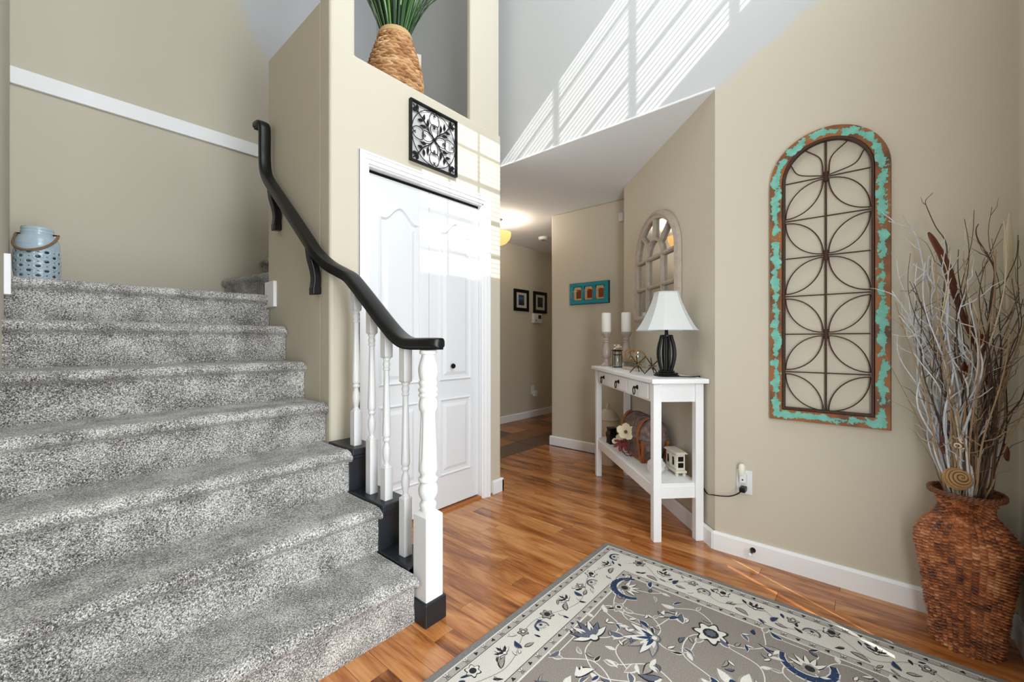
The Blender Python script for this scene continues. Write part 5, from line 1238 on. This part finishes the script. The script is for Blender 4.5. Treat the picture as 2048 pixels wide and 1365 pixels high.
traced('brownbr', 'dark curved twig crossing in front of the tan twigs', [(1985, 860, 2.18), (1975, 700, 2.17), (1982, 600, 2.16), (1990, 545, 2.16), (1975, 510, 2.16), (1956, 480, 2.16), (1952, 460, 2.16), (1957, 448, 2.16)], .0048, 2, .07)
# broad pods and blades
def blade(name, label, cat, pts, widths, th, material, nrm=Vector((-.7, -.5, .2))):
    P = [Vector(p) for p in pts]; vs = []; k = len(P)
    for i in range(k):
        t = (P[min(i+1, k-1)]-P[max(0, i-1)]).normalized(); s_ = t.cross(nrm).normalized(); n = s_.cross(t).normalized(); w = widths[i]/2
        for a in range(8): c, s2_ = math.cos(2*PI*a/8), math.sin(2*PI*a/8); vs.append(P[i]+s_*(w*c)+n*(th/2*s2_))
    b = MB(); b.add(vs, [(i*8+j, i*8+(j+1) % 8, (i+1)*8+(j+1) % 8, (i+1)*8+j) for i in range(k-1) for j in range(8)]+[tuple(range(8))[::-1], tuple(range((k-1)*8, k*8))])
    return tag(b.build(name, material, smooth=True), label, cat)
podm = mat('brown_pod', (96, 46, 26), 0.4, var=0.3, vscale=14)
def pix(px, py, X):   # picture point at a given X plane
    r = (px-1024)/F_PX; dx, dy = FWD[0]+r*RGT[0], FWD[1]+r*RGT[1]; t = X/dx; return Vector((X, t*dy, H+(682.5-py)/F_PX*t))
pp = smooth_path([pix(1968, 720, 2.20), pix(1935, 650, 2.19), pix(1912, 590, 2.18), pix(1893, 530, 2.18), pix(1872, 490, 2.18), pix(1857, 465, 2.18)], 5)
blade('seed_pod', 'long flat reddish brown seed pod rising out of the branches', 'seed pod', [Vector((VX, VY+.01, .45)), pix(1972, 850, 2.21)]+pp, [.010, .012]+[.022+.010*math.sin(PI*min(1, i/24)) for i in range(len(pp)-3)]+[.022, .016, .005], .008, podm)
blade('dried_palm_leaf', 'broad pale ivory dried palm leaf leaning towards the front wall', 'dried leaf', smooth_path([Vector((VX+.02, VY-.02, .45)), Vector((VX+.05, VY-.055, .62)), Vector((2.29, -.352, .85)), Vector((2.300, -.372, 1.05)), Vector((2.303, -.378, 1.25)), Vector((2.303, -.378, 1.45)), Vector((2.303, -.38, 1.56))], 4), [.010]*6+[.018]*6+[.011]*4+[.012, .016, .022, .026, .026, .022, .014, .008, .004], .006, 'ivorybr', Vector((-.75, -.1, 0)))
for (px, py, X, ln, wd, az, lab) in ((1928, 745, 2.17, .075, .036, 1.4, 'round brown seed pod among the white branches'), (1886, 890, 2.17, .066, .026, 1.5, 'narrow brown seed pod low among the branches'), (1962, 690, 2.15, .075, .040, 1.6, 'dark brown open seed pod among the tan twigs'), (2012, 905, 2.20, .060, .026, 0.9, 'reddish seed pod low beside the ivory blade')):
    c = pix(px, py, X); d = Vector((-.12*math.cos(az)*1.5, .2*math.cos(az), 1)).normalized()
    blade('brown_pod', lab, 'seed pod', [c-d*ln/2+d*ln*i/8 for i in range(9)], [wd*max(.12, math.sin(PI*(.06+.88*i/8))) for i in range(9)], .010, podm); bpy.data.objects[-1] if False else None
# half-moon slice, lotus pod ball, spiral rattan ball
c = pix(1920, 832, 2.17)
b = MB(); b.prism([(-.040, .012), (.042, .018)]+[(.042*math.cos(t), -.026*math.sin(t)+.014*math.cos(t)*.2) for t in np.linspace(0.1, PI-.1, 12)], lambda u, v, n: c+Vector((-.10*u-.8*n, -1.0*u*.92+.2*n, v)), -0.008, 0.008)
tag(b.build('dried_gourd_slice', mat('gourd_tan', (206, 170, 120), 0.5), bevel=0.003), 'tan half moon dried gourd slice between the white branches', 'dried gourd')
c = pix(1921, 885, 2.17); e = thing('lotus_pod', 'round cream dried lotus pod between the branches', 'dried pod', c)
bm = bmesh.new(); bmesh.ops.create_icosphere(bm, subdivisions=3, radius=0.026); me = bpy.data.meshes.new('pod_body'); bm.to_mesh(me); bm.free(); me.materials.append(mat('lotus_brown', (120, 96, 74), 0.7)); link('pod_body', me, e, smooth=True)
for i in range(14):
    y = 1-2*(i+.5)/14; a = i*2.4; r = math.sqrt(1-y*y); nrm = Vector((r*math.cos(a), r*math.sin(a), y)); b = MB(); b.tube([Vector((.0085*math.cos(q), .0085*math.sin(q), 0)) for q in np.linspace(0, 2*PI, 12)[:-1]], .0028, 6, closed=True); b.xform(Matrix.Translation(nrm*.0265) @ nrm.to_track_quat('Z', 'Y').to_matrix().to_4x4()); b.build('seed_ring', cream, e, smooth=True)
c = pix(1915, 958, 2.165); e = thing('rattan_ball', 'brown spiral wound rattan ball resting on the vase rim', 'rattan ball', c)
ax = Vector((-.85, -.2, .35)).normalized().to_track_quat('Z', 'Y').to_matrix().to_4x4()
pts = []
for i in range(260):
    t = i/259; th = t*PI; a = t*2*PI*10; pts.append(ax @ Vector((.036*math.sin(th)*math.cos(a), .036*math.sin(th)*math.sin(a), .036*math.cos(th))))
b = MB(); b.tube(pts, 0.0040, 6); b.build('rattan_coil', mat('rattan', (176, 136, 90), 0.6, var=0.3, vscale=40), e, smooth=True)
bm = bmesh.new(); bmesh.ops.create_icosphere(bm, subdivisions=3, radius=0.0345); me = bpy.data.meshes.new('rattan_core'); bm.to_mesh(me); bm.free(); me.materials.append(mat('rattan_core', (120, 86, 54), 0.8)); link('rattan_core', me, e, smooth=True)

# ================================================================== GRASS BASKET IN THE NICHE
BX, BY, BZ = 1.512, 2.262, 2.608
bk = thing('grass_basket', 'braided seagrass basket planted with tall green grass in the niche', 'plant', (BX, BY, BZ))
bp_ = [(0.150, 0.0), (0.166, 0.05), (0.170, 0.10), (0.164, 0.16), (0.150, 0.22), (0.128, 0.29), (0.108, 0.345), (0.100, 0.375)]
def braided(prof, rows, segs, amp, seed):
    """rows of slanted, overlapping plait lobes"""
    zv = np.array([p[1] for p in prof]); rv = np.array([p[0] for p in prof]); per_v, per_u = 12, 10; NU = segs*per_u; NV = rows*per_v
    v = np.arange(NV+1)/per_v; zf = zv[0]+(zv[-1]-zv[0])*v/rows; rf = np.interp(zf, zv, rv)
    for _ in range(40): rf[1:-1] = (rf[:-2]+2*rf[1:-1]+rf[2:])/4
    R_ = np.floor(np.minimum(v, rows-1e-6)).astype(int); fv = v-R_; u = np.arange(NU)/per_u
    half = np.where(fv < 0.5, 0, 1); hv = np.where(fv < .5, fv*2, (fv-.5)*2)
    sl = np.where(half == 0, hv*0.9, -hv*0.9+.5)
    ph = (u[None, :]+sl[:, None]+R_[:, None]*.37) % 1
    lob = np.sqrt(np.clip(1-(2*ph-1)**2, 0, 1))*np.sqrt(np.clip(1-(2*hv-1)**2*.9, 0, 1))[:, None]
    r = rf[:, None]+amp*lob-amp*.6; a = 2*PI*u/segs
    co_ = np.stack([r*np.cos(a), r*np.sin(a), np.repeat(zf[:, None], NU, 1)], -1).reshape(-1, 3)
    i, j = np.meshgrid(np.arange(NV), np.arange(NU), indexing='ij'); j2 = (j+1) % NU
    f = np.stack([i*NU+j, i*NU+j2, (i+1)*NU+j2, (i+1)*NU+j], -1).reshape(-1, 4)
    rs = np.random.RandomState(seed); tn = rs.uniform(0, 1, (rows*2, segs)); seg = (u[None, :]+sl[:, None]+R_[:, None]*.37).astype(int) % segs
    return co_, f, tn[(R_*2+half)[:, None], seg].reshape(-1)
c_, f_, t_ = braided(bp_, 9, 21, 0.026, 3)
M['seagrass'] = tone_mat('seagrass', [(0.10, L((128, 86, 52))), (0.35, L((176, 128, 84))), (0.55, L((206, 160, 112))), (0.80, L((228, 194, 150)))], 0.65, 0.0, 40, 0.45)
o = link('braided_body', np_mesh('braided_body', c_, f_, M['seagrass'], t_), bk); o['kind'] = 'stuff'
b = MB(); b.lathe([(0.100, 0.372), (0.106, 0.378), (0.104, 0.395), (0.098, 0.410), (0.092, 0.412), (0.088, 0.39)], n=48, mod=lambda a, z: 1+0.012*math.cos(24*a)); b.build('rim', mat('seagrass_rim', (200, 164, 118), 0.7, var=0.2, vscale=60), bk, smooth=True)
b = MB(); b.lathe([(0.005, 0.385), (0.092, 0.386)], n=30, cap=False); b.build('soil', mat('potting_soil', (58, 44, 34), 0.9), bk)
greens = [mat('grass_%d' % i, c, 0.45) for i, c in enumerate([(40, 78, 36), (62, 106, 48), (92, 138, 66), (28, 56, 30), (150, 182, 140)])]
RG = random.Random(5); blades = []
for gi in range(10):
    b = MB(); n = 9; ln = 1.0; bend = 0.10+0.07*gi; wd = 0.012+0.004*(gi % 4); vs = []
    for i in range(n+1):
        t = i/n; w = wd*(1-t**2.2)*(.6+.4*min(1, t*5))/2; x = bend*t**2.2*.5; z = ln*t*(1-.04*bend*t)
        vs += [(x, -w, z), (x-.003, 0, z), (x, w, z), (x+.0015, 0, z)]
    fs = [(i*4+q, i*4+(q+1) % 4, (i+1)*4+(q+1) % 4, (i+1)*4+q) for i in range(n) for q in range(4)]
    b.add(vs, fs); me = b.mesh('grass_blade'); me.materials.append(greens[gi % 5]); [setattr(p, 'use_smooth', True) for p in me.polygons]; blades.append(me)
for i in range(190):
    az = RG.uniform(0, 2*PI); rr_ = 0.080*math.sqrt(RG.random()); o = bpy.data.objects.new('grass_blade', blades[RG.randrange(10)]); COL.objects.link(o); o.parent = bk
    o.location = (rr_*math.cos(az), rr_*math.sin(az), 0.375); s_ = RG.uniform(.55, .95); o.scale = (s_, s_*1.2, s_)
    o.rotation_euler = (0, RG.uniform(0.0, .12)+.26*rr_/.08, az)
cb = thing('cream_board', 'small cream board standing behind the grass basket', 'ornament', (1.79, 2.45, BZ))
b = MB(); b.prism([(-.085, 0), (.052, 0), (.058, .545), (-.085, .50)], lambda u, v, n: Vector((u+.0, n, v)), -.008, .008); b.build('board_panel', mat('cream_card', (224, 214, 196), 0.7), cb)

# ================================================================== BLUE CERAMIC LANTERN ON THE LANDING
QX, QY, QZ = 0.046, 3.62, 1.386
lan = thing('ceramic_lantern', 'pale blue ceramic lantern with oval cutouts and rope handle on the landing', 'lantern', (QX, QY, QZ))
lprof = [(0.080, 0.0), (0.086, 0.008), (0.089, 0.05), (0.090, 0.12), (0.090, 0.22), (0.089, 0.262), (0.084, 0.288), (0.075, 0.306), (0.067, 0.314), (0.064, 0.320), (0.067, 0.332), (0.064, 0.340), (0.066, 0.350), (0.063, 0.360)]
zv = np.array([p[1] for p in lprof]); rv = np.array([p[0] for p in lprof]); NU, NV = 176, 150; zf = np.linspace(0, 0.36, NV+1); rf = np.interp(zf, zv, rv); rf = rf+np.where(zf > .25, .0008*np.sin(zf*2*PI/.008), 0)
ua = np.arange(NU)/NU*2*PI
NC = 16; holes = []
for r_ in range(8):
    for c in range(NC):
        a = 2*PI*(c+.0)/NC; z = 0.028+r_*0.0265; big_ = (r_+c) % 2 == 0; holes.append((a, z, .0098 if big_ else .0036, .0072 if big_ else .0032))
A_, Z_ = np.meshgrid(ua, zf); relief = np.zeros_like(A_)
for (a, z, hw_2, hh) in holes:
    da = (A_-a+PI) % (2*PI)-PI; dd = np.sqrt((da*.09/(hw_2*1.9))**2+((Z_-z)/(hh*1.9))**2); relief += .0022*np.exp(-((dd-1)*3.2)**2)
R2 = rf[:, None]+relief*(Z_ < .235)
co_ = np.stack([R2*np.cos(A_), R2*np.sin(A_), Z_], -1).reshape(-1, 3)
i, j = np.meshgrid(np.arange(NV), np.arange(NU), indexing='ij'); fa = (j+.5)/NU*2*PI; fz = (i+.5)/NV*.36; keep = np.ones_like(i, bool)
for (a, z, hw_2, hh) in holes:
    da = (fa-a+PI) % (2*PI)-PI; keep &= ((da*.09/hw_2)**2+((fz-z)/hh)**2) > 1
j2 = (j+1) % NU; f = np.stack([i*NU+j, i*NU+j2, (i+1)*NU+j2, (i+1)*NU+j], -1)[keep]
cer = mat('blue_glaze', (186, 206, 220), 0.18, var=0.14, vscale=30, coat=0.5)
o = link('ceramic_body', np_mesh('ceramic_body', co_, f, cer), lan); md = o.modifiers.new('thickness', 'SOLIDIFY'); md.thickness = 0.004
b = MB(); b.lathe([(0.004, 0.004), (0.080, 0.004)], n=40, cap=False); b.build('lantern_floor', cer, lan)
hd = Vector((math.cos(D(-25)), math.sin(D(-25)), 0)); fr_ = Vector((-hd.y, hd.x, 0))*-1.0
pts = []
for t in np.linspace(0, 1, 28):
    a = PI*t; pts.append(hd*(0.088*math.cos(a))+fr_*(0.104*math.sin(a))+Vector((0, 0, .322-.105*math.sin(a)**0.8)))
b = MB()
for ph in (0, 2.1, 4.2):
    q = []
    for i in range(len(pts)*3-2):
        k0 = i//3; tt = (i % 3)/3; p = pts[k0].lerp(pts[min(k0+1, len(pts)-1)], tt); an = i*.75+ph; q.append(p+Vector((.003*math.cos(an), 0, .003*math.sin(an))))
    b.tube(q, .0046, 6)
b.build('rope_handle', mat('jute_rope', (140, 112, 84), 0.85, var=0.25, vscale=90), lan, smooth=True)
b = MB()
for s_ in (-1, 1): b.tube([hd*(s_*.064)+Vector((0, 0, .325)), hd*(s_*.092)+Vector((0, 0, .325))], .004, 8)
b.build('handle_pin', 'iron', lan)
